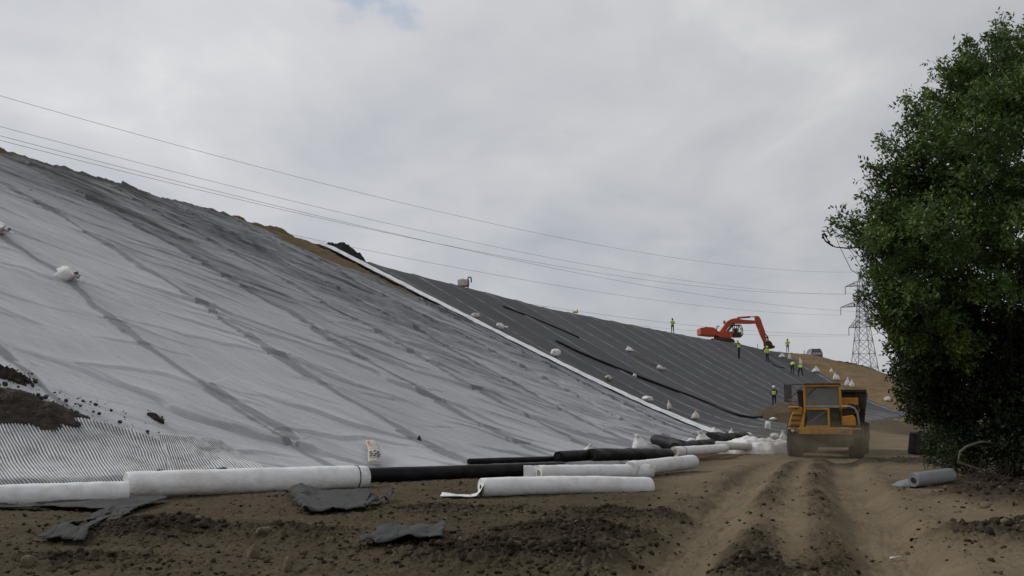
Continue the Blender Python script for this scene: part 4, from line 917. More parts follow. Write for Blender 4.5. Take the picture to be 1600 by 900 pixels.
def person(label, loc, yaw, J=None, helmet='helmet_w', top='hivis', legs='navy', sleeves='hivis', scale=1.0, group='workers in bright vests on the slope'):
    """J: joint positions (x right, y ahead, z up) that differ from standing"""
    P = dict(pel=(0, 0, .98), bel=(0, 0, 1.14), che=(0, .01, 1.34), nk=(0, .01, 1.50), hd=(0, .03, 1.64), ht=(0, .03, 1.76),
             sl=(-.19, 0, 1.44), el=(-.26, -.02, 1.16), wl=(-.24, .10, .93), fl=(-.23, .16, .84), sr=(.19, 0, 1.44), er=(.26, -.02, 1.16), wr=(.24, .10, .93), fr=(.23, .16, .84),
             pl=(-.10, 0, .92), kl=(-.11, .03, .51), al=(-.12, -.01, .09), tl=(-.14, .17, .04), pr=(.10, 0, .92), kr=(.11, .03, .51), ar=(.12, -.01, .09), tr=(.14, .17, .04))
    if J: P.update(J)
    ks = list(P); idx = {k: i for i, k in enumerate(ks)}
    E = [('pel', 'bel'), ('bel', 'che'), ('che', 'nk'), ('nk', 'hd'), ('hd', 'ht'), ('che', 'sl'), ('sl', 'el'), ('el', 'wl'), ('wl', 'fl'), ('che', 'sr'), ('sr', 'er'), ('er', 'wr'), ('wr', 'fr'),
         ('pel', 'pl'), ('pl', 'kl'), ('kl', 'al'), ('al', 'tl'), ('pel', 'pr'), ('pr', 'kr'), ('kr', 'ar'), ('ar', 'tr')]
    R = dict(pel=(.15, .11), bel=(.145, .105), che=(.165, .12), nk=.062, hd=(.088, .105), ht=(.062, .07), sl=.066, el=.050, wl=.034, fl=.038, sr=.066, er=.050, wr=.034, fr=.038,
             pl=.095, kl=.064, al=.048, tl=.042, pr=.095, kr=.064, ar=.048, tr=.042)
    body = skin_mesh('body', [P[k] for k in ks], [(idx[a], idx[b]) for a, b in E], [R[k] for k in ks])
    mats = [M[top], M[legs], M['skin'], M['boot'], M[sleeves]]
    zone = {('pel', 'bel'): 0, ('bel', 'che'): 0, ('che', 'nk'): 0, ('nk', 'hd'): 2, ('hd', 'ht'): 2, ('wl', 'fl'): 2, ('wr', 'fr'): 2, ('al', 'tl'): 3, ('ar', 'tr'): 3,
            ('pl', 'kl'): 1, ('kl', 'al'): 1, ('pr', 'kr'): 1, ('kr', 'ar'): 1, ('pel', 'pl'): 1, ('pel', 'pr'): 1}
    segs = [(np.array(P[a]), np.array(P[b]), zone.get((a, b), 4)) for a, b in E]
    mi = []
    for f in body.polygons:
        c = np.array(f.center); bd, bz = 9, 0
        for a, b, zn in segs:
            ab = b - a; t = min(1, max(0, float((c - a) @ ab / (ab @ ab)))); d = float(np.linalg.norm(c - a - ab * t))
            if d < bd: bd, bz = d, zn
        mi.append(bz)
    t = thing('person', label, 'person', loc, (0, 0, yaw), group); t.scale = (scale,) * 3
    for mm in mats: body.materials.append(mm)
    body.polygons.foreach_set('material_index', mi); body.polygons.foreach_set('use_smooth', [True] * len(body.polygons))
    o = bpy.data.objects.new('body', body); COL.objects.link(o); o.parent = t
    # face: nose ridge and eyes sit on the head, helmet or hair on top
    hd, ht, nk = Vector(P['hd']), Vector(P['ht']), Vector(P['nk']); up = (ht - nk).normalized()
    fwd = Vector((0, 1, 0)); fwd = (fwd - up * fwd.dot(up)); fwd = fwd.normalized() if fwd.length > .1 else Vector((0, 0, -1)); rt = fwd.cross(up)
    if helmet:
        hm = MB(); c = hd + up * 0.055
        prof = [(1.28, -.01), (1.02, 0.0), (1.0, .03), (.9, .075), (.66, .11), (.3, .128), (0.0, .13)]
        V = []; sg = 16
        for r_, z_ in prof:
            for k in range(sg):
                a = 6.2832 * k / sg; ex_ = 1.22 if (math.sin(a) > .5 and z_ < 0) else 1.0
                V.append(c + rt * math.cos(a) * .112 * min(r_, 1.12) + fwd * math.sin(a) * .13 * r_ * ex_ + up * z_)
        hm.add(V, [(i * sg + k, i * sg + (k + 1) % sg, (i + 1) * sg + (k + 1) % sg, (i + 1) * sg + k) for i in range(len(prof) - 1) for k in range(sg)])
        hm.build('helmet', M[helmet], t, smooth=True)
    else:
        hm = MB(); c = hd + up * 0.04
        V = []; sg = 12
        for r_, z_ in [(1.0, -.06), (1.06, .02), (.95, .08), (.6, .115), (0, .125)]:
            for k in range(sg):
                a = 6.2832 * k / sg; back = 1.0 if math.sin(a) < .3 or z_ > .05 else .82
                V.append(c + rt * math.cos(a) * .102 * r_ + fwd * (math.sin(a) * .118 * r_ * back - .008) + up * z_)
        hm.add(V, [(i * sg + k, i * sg + (k + 1) % sg, (i + 1) * sg + (k + 1) % sg, (i + 1) * sg + k) for i in range(4) for k in range(sg)]); hm.build('hair', M['hair'], t, smooth=True)
    # vest shell with reflective band
    vk = ['pel', 'bel', 'che', 'nk']; va, vb, vc, vd = (Vector(P[k]) for k in vk)
    low = va.lerp(vb, 0.1)
    vm_ = skin_mesh('vest', [tuple(low), tuple(vb), tuple(vc), tuple(vc.lerp(vd, .75)), tuple(vc.lerp(Vector(P['sl']), .95)), tuple(vc.lerp(Vector(P['sr']), .95))], [(0, 1), (1, 2), (2, 3), (2, 4), (2, 5)],
                    [(.172, .132), (.168, .128), (.185, .142), (.085, .085), .083, .083])
    for mm in (M['hivis'], M['refl']): vm_.materials.append(mm)
    ax = (vc - va).normalized()
    vm_.polygons.foreach_set('material_index', [1 if (0.13 < (Vector(f.center) - va).dot(ax) < 0.18) else 0 for f in vm_.polygons])
    vm_.polygons.foreach_set('use_smooth', [True] * len(vm_.polygons))
    vo = bpy.data.objects.new('vest', vm_); COL.objects.link(vo); vo.parent = t
    return t
def stand(px, py, D=None):
    if D: p = at(px, py, D); return Vector((p.x, p.y, down(p.x, p.y, 'hg') - 0.03))
    return hit(px, py)[0] - Vector((0, 0, 0.06))
ARMSFOLD = dict(el=(-.30, .08, 1.20), wl=(-.08, .24, 1.22), fl=(.04, .25, 1.24), er=(.30, .08, 1.20), wr=(.08, .25, 1.18), fr=(-.04, .26, 1.20))
BEND = dict(bel=(0, .06, 1.10), che=(0, .25, 1.22), nk=(0, .38, 1.27), hd=(0, .50, 1.28), ht=(0, .60, 1.24), sl=(-.19, .30, 1.22), sr=(.19, .30, 1.22), el=(-.22, .40, .98), er=(.22, .40, .98),
            wl=(-.16, .52, .78), wr=(.16, .52, .78), fl=(-.14, .56, .70), fr=(.14, .56, .70), pel=(0, -.08, .95), pl=(-.10, -.06, .90), pr=(.10, -.06, .90), kl=(-.12, .02, .50), kr=(.13, .06, .50))
WIDE = dict(kl=(-.19, .04, .50), al=(-.24, -.02, .09), tl=(-.27, .15, .04), kr=(.19, .04, .50), ar=(.24, -.02, .09), tr=(.27, .15, .04))
person('worker in bright vest standing alone on the crest left of the red digger', stand(1051, 521, 117.0), math.radians(185), ARMSFOLD, None, 'hivis', 'navy', scale=1.0)
person('worker in bright vest and yellow helmet leaning back on the liner below the digger boom', stand(1155, 560), math.radians(100), dict(che=(0, -.04, 1.33), nk=(0, .02, 1.49), hd=(0, .10, 1.62), ht=(0, .14, 1.73), el=(-.30, .20, 1.38), wl=(-.22, .40, 1.50), fl=(-.2, .46, 1.54), er=(.28, .12, 1.2), wr=(.2, .34, 1.26), fr=(.18, .42, 1.28)), 'helmet_y', 'jacket', 'navy', 'jacket', scale=1.25)
person('worker in bright vest holding a hose on the liner right under the digger bucket', stand(1199, 566), math.radians(200), dict(el=(-.27, .10, 1.2), wl=(-.16, .30, 1.10), fl=(-.12, .36, 1.08), er=(.34, .05, 1.22), wr=(.42, .18, 1.08), fr=(.44, .24, 1.04)), 'helmet_y', 'hivis', 'navy', scale=1.15)
person('worker in yellow top and blue jeans standing on the bare soil crest', stand(1231, 551, 141.5), math.radians(170), dict(el=(-.30, .02, 1.18), wl=(-.14, .18, 1.12), fl=(-.06, .2, 1.12)), None, 'hivis', 'jean', scale=1.1)
person('worker in bright vest bending over the liner edge, left one of two side by side', stand(1238, 584), math.radians(-35), BEND, None, 'hivis', 'navy', scale=1.15)
person('worker in bright vest bending with legs apart, right one of two side by side', stand(1251, 588.5), math.radians(-15), {**BEND, **WIDE}, None, 'hivis', 'navy', scale=1.15)
person('worker in dark jacket, bright vest and white helmet standing low on the liner', stand(1210, 635), math.radians(150), dict(el=(-.28, .04, 1.18), wl=(-.18, .22, 1.05), fl=(-.14, .28, 1.02)), 'helmet_w', 'jacket', 'navy', 'jacket', scale=1.0)
# ------------------------------------------------------------------ dump truck
M['truck_or'] = surf('truck_or', (0.62, 0.28, 0.034), 0.6, 0.12, 2.5, dirt=(0.20, 0.13, 0.06), dirt_amt=0.5, dirt_scale=1.6)
M['truck_dk'] = surf('truck_dk', (0.032, 0.028, 0.024), 0.8, 0.2, 3, dirt=(0.085, 0.065, 0.042), dirt_amt=0.8, dirt_scale=2)
M['tyre'] = surf('tyre', (0.022, 0.020, 0.018), 0.9, 0.2, 5, dirt=(0.085, 0.066, 0.043), dirt_amt=0.85, dirt_scale=2.2)
M['glass'] = surf('glass', (0.19, 0.19, 0.172), 0.25, 0.15, 1.5, spec=0.5, dirt=(0.16, 0.145, 0.115), dirt_amt=0.7, dirt_scale=1.2)
M['glass_dk'] = surf('glass_dk', (0.05, 0.05, 0.046), 0.3, 0.15, 1.5, spec=0.5, dirt=(0.12, 0.105, 0.08), dirt_amt=0.6, dirt_scale=1.5)
M['pale_sill'] = surf('pale_sill', (0.34, 0.33, 0.28), 0.7, 0.1, 3, dirt=(0.18, 0.15, 0.10), dirt_amt=0.6)
M['rust'] = surf('rust', (0.13, 0.055, 0.025), 0.85, 0.25, 4); M['lamp'] = surf('lamp', (0.75, 0.74, 0.68), 0.2, 0.03)
M['body_in'] = surf('body_in', (0.075, 0.045, 0.022), 0.85, 0.3, 2, dirt=(0.035, 0.03, 0.025), dirt_amt=0.8)
tg = at(1290, 714, 40.0)
gzz = gz1(tg.x, tg.y)
TZ = 1.7 - (712 - 641) / F * 39.4
truck = thing('dump_truck', 'muddy orange articulated dump truck driving towards the view along the rutted track', 'dump truck', (tg.x, tg.y, min(gzz, TZ + .1)), (0, 0, math.radians(-19)))
T = truck
# cab: x right in the view, y away, z up, front at y = 0
cab = MB()
cab.box((-0.05, 1.05, 2.96), (1.44, 1.55, 0.10), mi=1)                                      # roof
for sx in (-0.74, 0.64): cab.box((sx, 0.40, 2.50), (0.09, 0.11, 0.86), (0.10, 0, 0))         # front pillars
for sx in (-0.74, 0.64): cab.box((sx, 1.75, 2.40), (0.09, 0.10, 1.10))
cab.box((-0.05, 0.33, 2.90), (1.40, 0.10, 0.07)); cab.box((-0.05, 1.78, 2.0), (1.40, 0.06, 1.0))
cab.box((-0.05, 1.05, 1.75), (1.46, 1.5, 0.70))
for sx in (-0.75, 0.65): cab.box((sx, 1.1, 2.0), (0.05, 1.3, 0.5))
cab.build('cab', [M['truck_or'], M['rust']], T, bevel=0.02)
gl = MB(); gl.box((-0.05, 0.40, 2.50), (1.30, 0.02, 0.76), (0.10, 0, 0)); ws = gl.build('windscreen', M['glass'], T)
wp = MB(); wp.bar((-0.62, 0.36, 2.52), (-0.25, 0.33, 2.84), 0.012); wp.bar((-.25, .33, 2.84), (.35, .34, 2.80), 0.008); wp.build('wiper', M['ink'], ws)
for sx, nm in ((-0.77, 'side_window'), (0.67, 'side_window')): MB().box((sx, 1.1, 2.55), (0.015, 1.15, 0.60)).build(nm, M['glass_dk'], T)
hood = MB()
hood.prism([(-0.72, 2.10), (-0.72, 2.0), (0.60, 2.0), (0.60, 2.10)], 'y', -0.38, 0.36)
hood.build('hood_sill', M['pale_sill'], T, bevel=0.015)
nose = MB()
nose.prism([(-0.96, 1.24), (-0.78, 1.24), (-0.66, 1.99), (-0.74, 1.99)], 'y', -0.36, 0.3)           # slanting left post
nose.box((0.19, -0.33, 1.62), (0.09, 0.12, 0.74)); nose.box((-0.25, -0.33, 1.955), (0.82, .1, .07)); nose.box((-0.25, -0.33, 1.265), (0.9, .1, .06))
nose.build('nose_frame', M['truck_or'], T, bevel=0.015)
MB().box((-0.26, -0.30, 1.61), (0.80, 0.03, 0.66)).build('lower_window', M['glass_dk'], T)
MB().bar((-0.62, -0.325, 1.38), (0.1, -0.325, 1.88), 0.014).build('stay_rod', M['pale_sill'], T)
MB().box((0.41, -0.28, 1.62), (0.36, 0.14, 0.72)).box((0.41, -.36, 1.62), (.30, .02, .6)).build('grille', M['truck_dk'], T, bevel=0.01)
MB().box((0.40, 0.1, 1.6), (0.34, .6, .7)).box((-0.25, 0.1, 1.6), (0.8, .5, .74)).build('engine_box', M['truck_dk'], T)
fl_ = MB()
fl_.prism([(-1.40, 1.26), (-0.94, 1.26), (-0.82, 1.80), (-0.92, 2.06), (-1.10, 2.0), (-1.26, 1.70)], 'y', -0.30, 1.35)
fl_.box((-1.15, -.1, 2.02), (.42, .55, .10)); fl_.build('fender', M['truck_or'], T, bevel=0.04)
st2 = MB()
for z_ in (1.32, 1.52, 1.72): st2.box((-1.13 + (z_ - 1.3) * .2, -0.33, z_), (0.34, 0.06, 0.035))
st2.build('step', M['truck_dk'], T)
fr_ = MB(); fr_.prism([(0.66, 1.30), (1.20, 1.30), (1.20, 1.62), (1.10, 1.72), (0.66, 1.66)], 'y', -0.25, 1.35); fr_.build('fender', M['truck_or'], T, bevel=0.04)
MB().box((0.93, 0.25, 1.84), (0.46, 0.5, 0.30)).lathe([(0, .0), (.16, .0), (.16, .36), (.10, .42), (0, .42)], (1.05, .5, 1.75), 'z', 14).build('air_cleaner', M['truck_dk'], T, bevel=0.02)
MB().tube([(0.70, -.05, 2.06), (1.0, -.08, 2.06), (1.18, -.1, 1.98), (1.28, -.1, 1.80), (1.32, -.1, 1.45), (1.32, -.1, 1.25)], 0.035, 8).build('hand_rail', M['pale_sill'], T, smooth=True)
bmp = MB(); bmp.box((0.03, -0.34, 1.09), (2.05, 0.22, 0.27)); bmp.box((-1.17, -0.15, 1.17), (.5, .35, .10)); bmp.box((1.2, -0.1, 1.17), (.4, .35, .08)); bmp.build('bumper', M['truck_or'], T, bevel=0.025)
lbp = MB(); lbp.prism([(-1.20, .94), (1.20, .94), (1.12, .50), (0.75, .44), (-0.80, .44), (-1.12, .50)], 'y', -0.30, 0.15); lbp.build('skid_plate', M['truck_dk'], T, bevel=0.03)
MB().box((-.2, -0.46, 1.06), (.02, .02, .2)).build('tow_pin', M['truck_dk'], T, bevel=.005); MB().box((0.02, -.335, .72), (.24, .08, .18)).build('tow_hitch', M['truck_dk'], T, bevel=.02)
for sx, rr_ in ((-1.21, .075), (-1.05, .06), (0.70, .06), (0.86, .06)):
    z_ = 1.10
    ho_ = MB().lathe([(rr_ * 1.2, 0.0), (rr_ * 1.2, -.05), (rr_, -.06)], (sx, -0.45, z_), 'y', 14).build('headlight', M['truck_dk'], T, smooth=True)
    MB().lathe([(0, -.055), (rr_ * .6, -.052), (rr_, -.03)], (sx, -0.45, z_), 'y', 14).build('lens', M['lamp'] if sx < -1.1 else M['pale_sill'], ho_, smooth=True)
def wheel(par, x, y, r, w, name='wheel'):
    s = 1 if x > 0 else -1
    tt = MB(); prof = [(r * .55, -w / 2), (r * .82, -w / 2), (r * .95, -w * .42), (r, -w * .30), (r, w * .30), (r * .95, w * .42), (r * .82, w / 2), (r * .55, w / 2)]
    tt.lathe(prof, (0, 0, 0), 'x', 40)
    for k in range(22):                                                 # chunky tread bars
        a = 2 * math.pi * k / 22
        for sd in (-1, 1):
            aa2 = a + (0.14 if sd > 0 else 0)
            tt.box((sd * w * .22, math.cos(aa2) * r * 1.0, math.sin(aa2) * r * 1.0), (w * .44, .09, .06), Matrix.Rotation(aa2 - math.pi / 2, 3, 'X') @ Matrix.Rotation(sd * .5, 3, 'Z'))
    o = tt.build(name, M['tyre'], par, smooth=False); o.location = (x, y, r)
    rm = MB(); rm.lathe([(0, s * w * .30), (r * .16, s * w * .32), (r * .18, s * w * .20), (r * .48, s * w * .18), (r * .56, s * w * .40), (r * .58, s * w * .42)], (0, 0, 0), 'x', 24); rm.build('rim', M['truck_or'], o, smooth=True)
    return o
wheel(T, -1.19, 0.72, 0.68, 0.62); wheel(T, 1.19, 0.72, 0.68, 0.62)
ax_ = MB(); ax_.tube([(-.9, .72, .68), (.9, .72, .68)], .15, 10); ax_.box((0, 1.6, .95), (.7, 2.6, .35)); ax_.build('front_chassis', M['truck_dk'], T)
# rear half, swung to the right at the articulated joint
RB = Matrix.Translation((0.26, 2.35, 0)) @ Matrix.Rotation(math.radians(-1), 4, 'Z')
def rb(mb):
    mb.v = [tuple(RB @ Vector(v)) for v in mb.v]; return mb
db = MB()
db.prism([(-1.28, 1.20), (1.28, 1.20), (1.42, 2.78), (-1.42, 2.78)], 'y', 0.15, 0.28)                         # headboard
for s in (-1, 1): db.add([(s * 1.24, .2, 1.15), (s * 1.24, 5.2, 1.35), (s * 1.45, 5.4, 2.65), (s * 1.42, .2, 2.78), (s * 1.17, .2, 1.15), (s * 1.17, 5.2, 1.35), (s * 1.37, 5.4, 2.65), (s * 1.34, .2, 2.78)],
                         [(0, 1, 2, 3), (7, 6, 5, 4), (0, 4, 5, 1), (1, 5, 6, 2), (2, 6, 7, 3), (3, 7, 4, 0)])
db.add([(-1.2, .2, 1.15), (1.2, .2, 1.15), (1.2, 5.2, 1.35), (-1.2, 5.2, 1.35)], [(0, 1, 2, 3)])
rb(db).build('dump_body', M['truck_dk'], T, bevel=0.015)
rib_ = MB()
for x_ in (-1.0, -.4, .4, 1.0): rib_.box((x_, .11, 1.98), (.09, .09, 1.5))
rib_.box((0, .10, 2.72), (2.8, .12, .12)); rib_.box((0, .10, 2.0), (2.6, .10, .09)); rb(rib_).build('headboard_ribs', M['body_in'], T, bevel=0.01)
pn_ = MB(); pn_.box((.72, .02, 2.10), (.72, .06, .66)); pn_.box((.72, -.03, 1.90), (.8, .08, .10)); rb(pn_).build('body_panel', M['truck_or'], T, bevel=0.02)
bx_ = MB(); bx_.box((.95, -.25, 2.02), (.28, .3, .22)); rb(bx_).build('battery_box', M['truck_dk'], T, bevel=.02)
bc = MB(); bc.tube([(0.32, .05, 2.70), (0.32, .05, 2.96)], .05, 8); rb(bc).build('beacon', M['orange_red'], T, smooth=True)
for (x_, y_) in ((-1.1, 1.5), (1.1, 1.5), (-1.1, 3.2), (1.1, 3.2)):
    p_ = RB @ Vector((x_, y_, 0)); wheel(T, p_.x, p_.y, 0.68, 0.62)
rch = MB(); rch.box((0, 2.3, .95), (.9, 4.6, .4)); rb(rch).build('rear_chassis', M['truck_dk'], T)
mud = MB(); mud.box((1.2, .55, 1.0), (.55, .05, .75)); rb(mud).build('mudguard', M['truck_dk'], T); mud = MB(); mud.box((-1.2, .55, 1.0), (.55, .05, .75)); rb(mud).build('mudguard', M['truck_dk'], T)
# mirror on its arm, out to the left of the cab
mr = MB(); mr.bar((-0.74, .42, 2.97), (-1.52, .20, 2.95), .018); mr.bar((-0.74, .42, 2.93), (-1.24, .2, 2.45), .018); mr.bar((-1.52, .2, 2.97), (-1.52, .2, 2.24), .018); mr.bar((-1.52, .2, 2.26), (-.95, .3, 2.28), .014)
mo = mr.build('mirror_arm', M['truck_dk'], T); MB().box((-1.37, .17, 2.66), (.27, .05, .62)).build('mirror', M['glass_dk'], mo, bevel=.015); MB().box((-1.37, .17, 2.28), (.24, .05, .12)).build('small_mirror', M['glass_dk'], mo, bevel=.015)

# ------------------------------------------------------------------ excavator on the crest
M['exc_red'] = surf('exc_red', (0.46, 0.075, 0.030), 0.5, 0.1, 1.5, dirt=(0.24, 0.05, 0.025), dirt_amt=0.5); M['exc_dk'] = surf('exc_dk', (0.035, 0.030, 0.028), 0.7, 0.2)
M['exc_mud'] = surf('exc_mud', (0.075, 0.052, 0.033), 0.95, 0.25, 2); M['steel'] = surf('steel', (0.30, 0.30, 0.31), 0.35, 0.1, metal=0.6)
ED = 135.0; ES = ED / F                                      # metres per photo pixel at the digger
e0 = at(1140, 529, ED)
ez = down(e0.x, e0.y, 'h')
exc = thing('excavator', 'red tracked excavator reaching its long arm down to the right from the crest', 'excavator', (e0.x, e0.y, ez), (0, math.radians(4), 0))
def EP(px, py, y=0.0): 
    q = at(px, py, ED); return Vector((q.x - e0.x, y, q.z - ez))
def eprism(mb, pts, y0, y1, mi=0): mb.prism([(p.x, p.z) for p in (EP(*q) for q in pts)], 'y', y0, y1, mi)
iR = Matrix.Rotation(math.radians(-4), 3, 'Y')
def ebuild(mb, name, mat, **k):
    mb.v = [tuple(iR @ Vector(v)) for v in mb.v]; return mb.build(name, mat, exc, **k)
u_ = MB(); eprism(u_, [(1091.5, 514), (1093, 513), (1098, 513), (1098.5, 512), (1110, 512.5), (1116, 515), (1117, 525.5), (1110, 525.5), (1092, 523.5)], -1.35, 1.35)
ebuild(u_, 'engine_house', M['exc_red'], bevel=.10)
u2 = MB(); eprism(u2, [(1116, 517), (1121, 519), (1129, 520.5), (1129, 528), (1122, 528.5), (1117, 525)], -1.3, 1.3); eprism(u2, [(1127, 518), (1141, 519), (1142, 527.5), (1139, 529.3), (1128, 529)], -1.35, -.3); ebuild(u2, 'upper_deck', M['exc_red'], bevel=.05)
u3 = MB(); u3.lathe([(0, 0), (.75, 0), (.75, .35), (0, .35)], (EP(1124, 528).x, 0, EP(1124, 531).z), 'z', 20); ebuild(u3, 'slew_ring', M['exc_mud'])
# cab: open frame with sky seen through the windows
cx0, cx1, cz0, cz1 = EP(1129.5, 0).x, EP(1142, 0).x, EP(0, 528).z, EP(0, 509).z
cb_ = MB()
def cpost(a, b, w=.07): cb_.bar(a, b, w)
for y_ in (-1.3, -.35):
    cpost((cx0, y_, cz0), (cx0 + .05, y_, cz1 - .05)); cpost((cx0, y_, cz1), (cx1 - .25, y_, cz1)); cpost((cx1 - .25, y_, cz1), (cx1, y_, cz1 - .5)); cpost((cx1, y_, cz1 - .5), (cx1 + .02, y_, cz0 + .35)); cpost((cx1, y_, cz0 + .35), (cx1 - .3, y_, cz0)); cpost((cx0 + .55, y_, cz0), (cx0 + .6, y_, cz1))
for x_, z_ in ((cx0, cz1), (cx1 - .25, cz1), (cx1, cz1 - .5), (cx1 + .02, cz0 + .35)): cpost((x_, -1.3, z_), (x_, -.35, z_))
cb_.box(((cx0 + cx1) / 2 - .12, -.82, (cz0 + .35)), (cx1 - cx0 - .2, .95, .7)); cb_.box(((cx0 + cx1) / 2 - .1, -.82, cz1), (cx1 - cx0 - .3, .95, .06)); cb_.box((cx0 + .3, -.82, cz0 + 1.0), (.5, .5, .5))
ebuild(cb_, 'cab', M['exc_mud'], bevel=.02)
ld = MB(); a_ = EP(1122, 520); b_ = EP(1123, 508.5); ld.bar((a_.x, 1.1, a_.z), (b_.x, 1.1, b_.z), .06); c_ = EP(1127, 508.5); ld.bar((b_.x, 1.1, b_.z), (c_.x, 1.1, c_.z), .06); ebuild(ld, 'guard_rail', M['exc_dk'])
bo = MB(); eprism(bo, [(1125.5, 524), (1123, 520), (1130, 510), (1136, 502), (1143, 498.3), (1150, 497.3), (1160, 499.6), (1180, 501), (1181, 505.6), (1172, 506), (1150, 505.8), (1142, 508), (1137, 512.5), (1131, 521), (1128, 525)], -.28, .28)
boom = ebuild(bo, 'boom', M['exc_red'], bevel=.05)
bk = MB(); bk.tube([EP(1132, 506, .0), EP(1131.5, 501)], .16, 8); ebuild(bk, 'boom_bracket', M['exc_red'], smooth=True)
cy = MB(); cy.tube([EP(1152, 496.6), EP(1172, 495.2)], .14, 10); cyl = ebuild(cy, 'cylinder', M['exc_red'], smooth=True)
cr = MB(); cr.tube([EP(1172, 495.2), EP(1180, 494.6)], .07, 8); cr.v = [tuple(iR @ Vector(v)) for v in cr.v]; cr.build('piston_rod', M['steel'], cyl, smooth=True)
cy = MB(); [cy.tube([EP(1131, 524, s), EP(1147, 505, s)], .11, 8) for s in (-.42, .42)]; ebuild(cy, 'cylinder', M['exc_dk'], smooth=True)
sk = MB(); eprism(sk, [(1179, 494.5), (1181, 493.6), (1185.5, 494.6), (1188.5, 499.5), (1191, 508), (1197, 529), (1198, 536), (1193.5, 536), (1188, 524), (1181.5, 507.5), (1179.5, 500)], -.24, .24); ebuild(sk, 'stick', M['exc_red'], bevel=.04)
cy = MB(); cy.tube([EP(1187.5, 500), EP(1194.5, 519.5)], .13, 8); cyl = ebuild(cy, 'cylinder', M['exc_red'], smooth=True)
cr = MB(); cr.tube([EP(1194.5, 519.5), EP(1199, 526)], .07, 8); cr.v = [tuple(iR @ Vector(v)) for v in cr.v]; cr.build('piston_rod', M['exc_dk'], cyl, smooth=True)
lk = MB()
for a_, b_ in (((1193.5, 530), (1199.5, 526)), ((1199.5, 525.5), (1200, 533)), ((1194, 536), (1201, 533))): lk.bar(EP(*a_), EP(*b_), .10)
ebuild(lk, 'bucket_link', M['exc_dk'])
bu = MB(); eprism(bu, [(1194, 534), (1200, 532), (1204, 535), (1206, 540), (1209.5, 541), (1208.5, 544.5), (1204, 545), (1198, 544.5), (1195, 541)], -.65, .65); buo = ebuild(bu, 'bucket', M['exc_mud'], bevel=.08)
te = MB()
for k in range(5): q = EP(1195.5, 543.5, -.55 + k * .275); te.box((q.x - .1, q.y, q.z - .12), (.12, .12, .35), (0, .5, 0))
te.v = [tuple(iR @ Vector(v)) for v in te.v]; te.build('teeth', M['exc_dk'], buo)
for y_ in (-1.1, 1.1):
    tr_ = MB(); a_ = EP(1112, 531.5); b_ = EP(1144, 534.5); xa, xb = a_.x, b_.x
    prof = [(xa, a_.z - .1), (xa + .2, a_.z + .30), (xb - .3, b_.z + .42), (xb, b_.z + .25), (xb + .12, b_.z - .05), (xb - .2, b_.z - .42), (xa + .3, a_.z - .50)]
    tr_.prism(prof, 'y', y_ - .3, y_ + .3); to = ebuild(tr_, 'track', M['exc_mud'], bevel=.08)
    rl = MB()
    for k in range(5): rl.lathe([(0, -.32), (.22, -.32), (.22, .32), (0, .32)], (xa + .5 + k * (xb - xa - .9) / 4, y_, (a_.z + b_.z) / 2 - .05 - .0 * k), 'y', 12)
    rl.v = [tuple(iR @ Vector(v)) for v in rl.v]; rl.build('track_roller', M['exc_dk'], to, smooth=False)

# ------------------------------------------------------------------ silver estate car and pole on the bare crest
M['silver'] = surf('silver', (0.26, 0.275, 0.29), 0.35, 0.05, spec=0.5, metal=0.3); M['car_glass'] = surf('car_glass', (0.05, 0.06, 0.07), 0.12, 0.05, spec=0.6)
cpx = at(1270, 553, 145.5); czz = down(cpx.x, cpx.y, 'h')
car = thing('parked_car', 'silver grey estate car parked on the bare brown crest right of a worker', 'car', (cpx.x + .1, cpx.y, czz - .02), (0, 0, math.radians(-4)))
cb2 = MB(); prof = [(-2.1, .35), (2.15, .35), (2.2, .75), (2.0, .95), (1.1, 1.02), (-2.0, 1.02), (-2.15, .8)]
cb2.prism(prof, 'x', -.86, .86); cb2.v = [(v[0], v[1], v[2]) for v in cb2.v]; cb2.build('body', M['silver'], car, bevel=.10)
g_ = MB(); g_.add([(-.78, 1.15, 1.0), (.78, 1.15, 1.0), (.78, -2.0, 1.0), (-.78, -2.0, 1.0), (-.62, .45, 1.52), (.62, .45, 1.52), (.62, -1.75, 1.52), (-.62, -1.75, 1.52)], [(0, 1, 5, 4), (1, 2, 6, 5), (2, 3, 7, 6), (3, 0, 4, 7), (4, 5, 6, 7)]); g_.build('window', M['car_glass'], car)
rf = MB(); rf.box((0, -.65, 1.535), (1.26, 2.2, .06))
for x_ in (-1, 1):
    for (ya, yb) in ((1.17, .46), (-.45, -.45), (-2.02, -1.76)): rf.bar((x_ * .79, ya, 1.0), (x_ * .63, yb, 1.52), .045)
rf.build('roof', M['silver'], car, bevel=.02)
MB().tube([(-.5, .3, 1.6), (-.5, -1.5, 1.6)], .03, 6).tube([(.5, .3, 1.6), (.5, -1.5, 1.6)], .03, 6).build('roof_rack', M['exc_dk'], car, smooth=True)
for x_ in (-.80, .80):
    for y_ in (1.35, -1.35):
        w_ = MB().lathe([(.1, -.11), (.30, -.11), (.33, -.07), (.33, .07), (.30, .11), (.1, .11)], (0, 0, 0), 'x', 20).build('wheel', M['tyre'], car, smooth=True); w_.location = (x_, y_, .33)
        MB().lathe([(0, .1), (.18, .115), (.2, .09)] if x_ > 0 else [(0, -.1), (.18, -.115), (.2, -.09)], (0, 0, 0), 'x', 14).build('rim', M['steel'], w_, smooth=True)
for x_ in (-.62, .62): MB().box((x_, 2.16, .78), (.32, .10, .16)).build('headlight', M['lamp'], car, bevel=.03)
for x_ in (-.70, .70): MB().box((x_, -2.10, .85), (.2, .08, .22)).build('tail_light', M['red'], car, bevel=.02)
MB().box((0, 2.2, .48), (1.6, .14, .18)).build('bumper', M['exc_dk'], car, bevel=.05); MB().box((0, -2.16, .48), (1.6, .14, .18)).build('bumper', M['exc_dk'], car, bevel=.05)
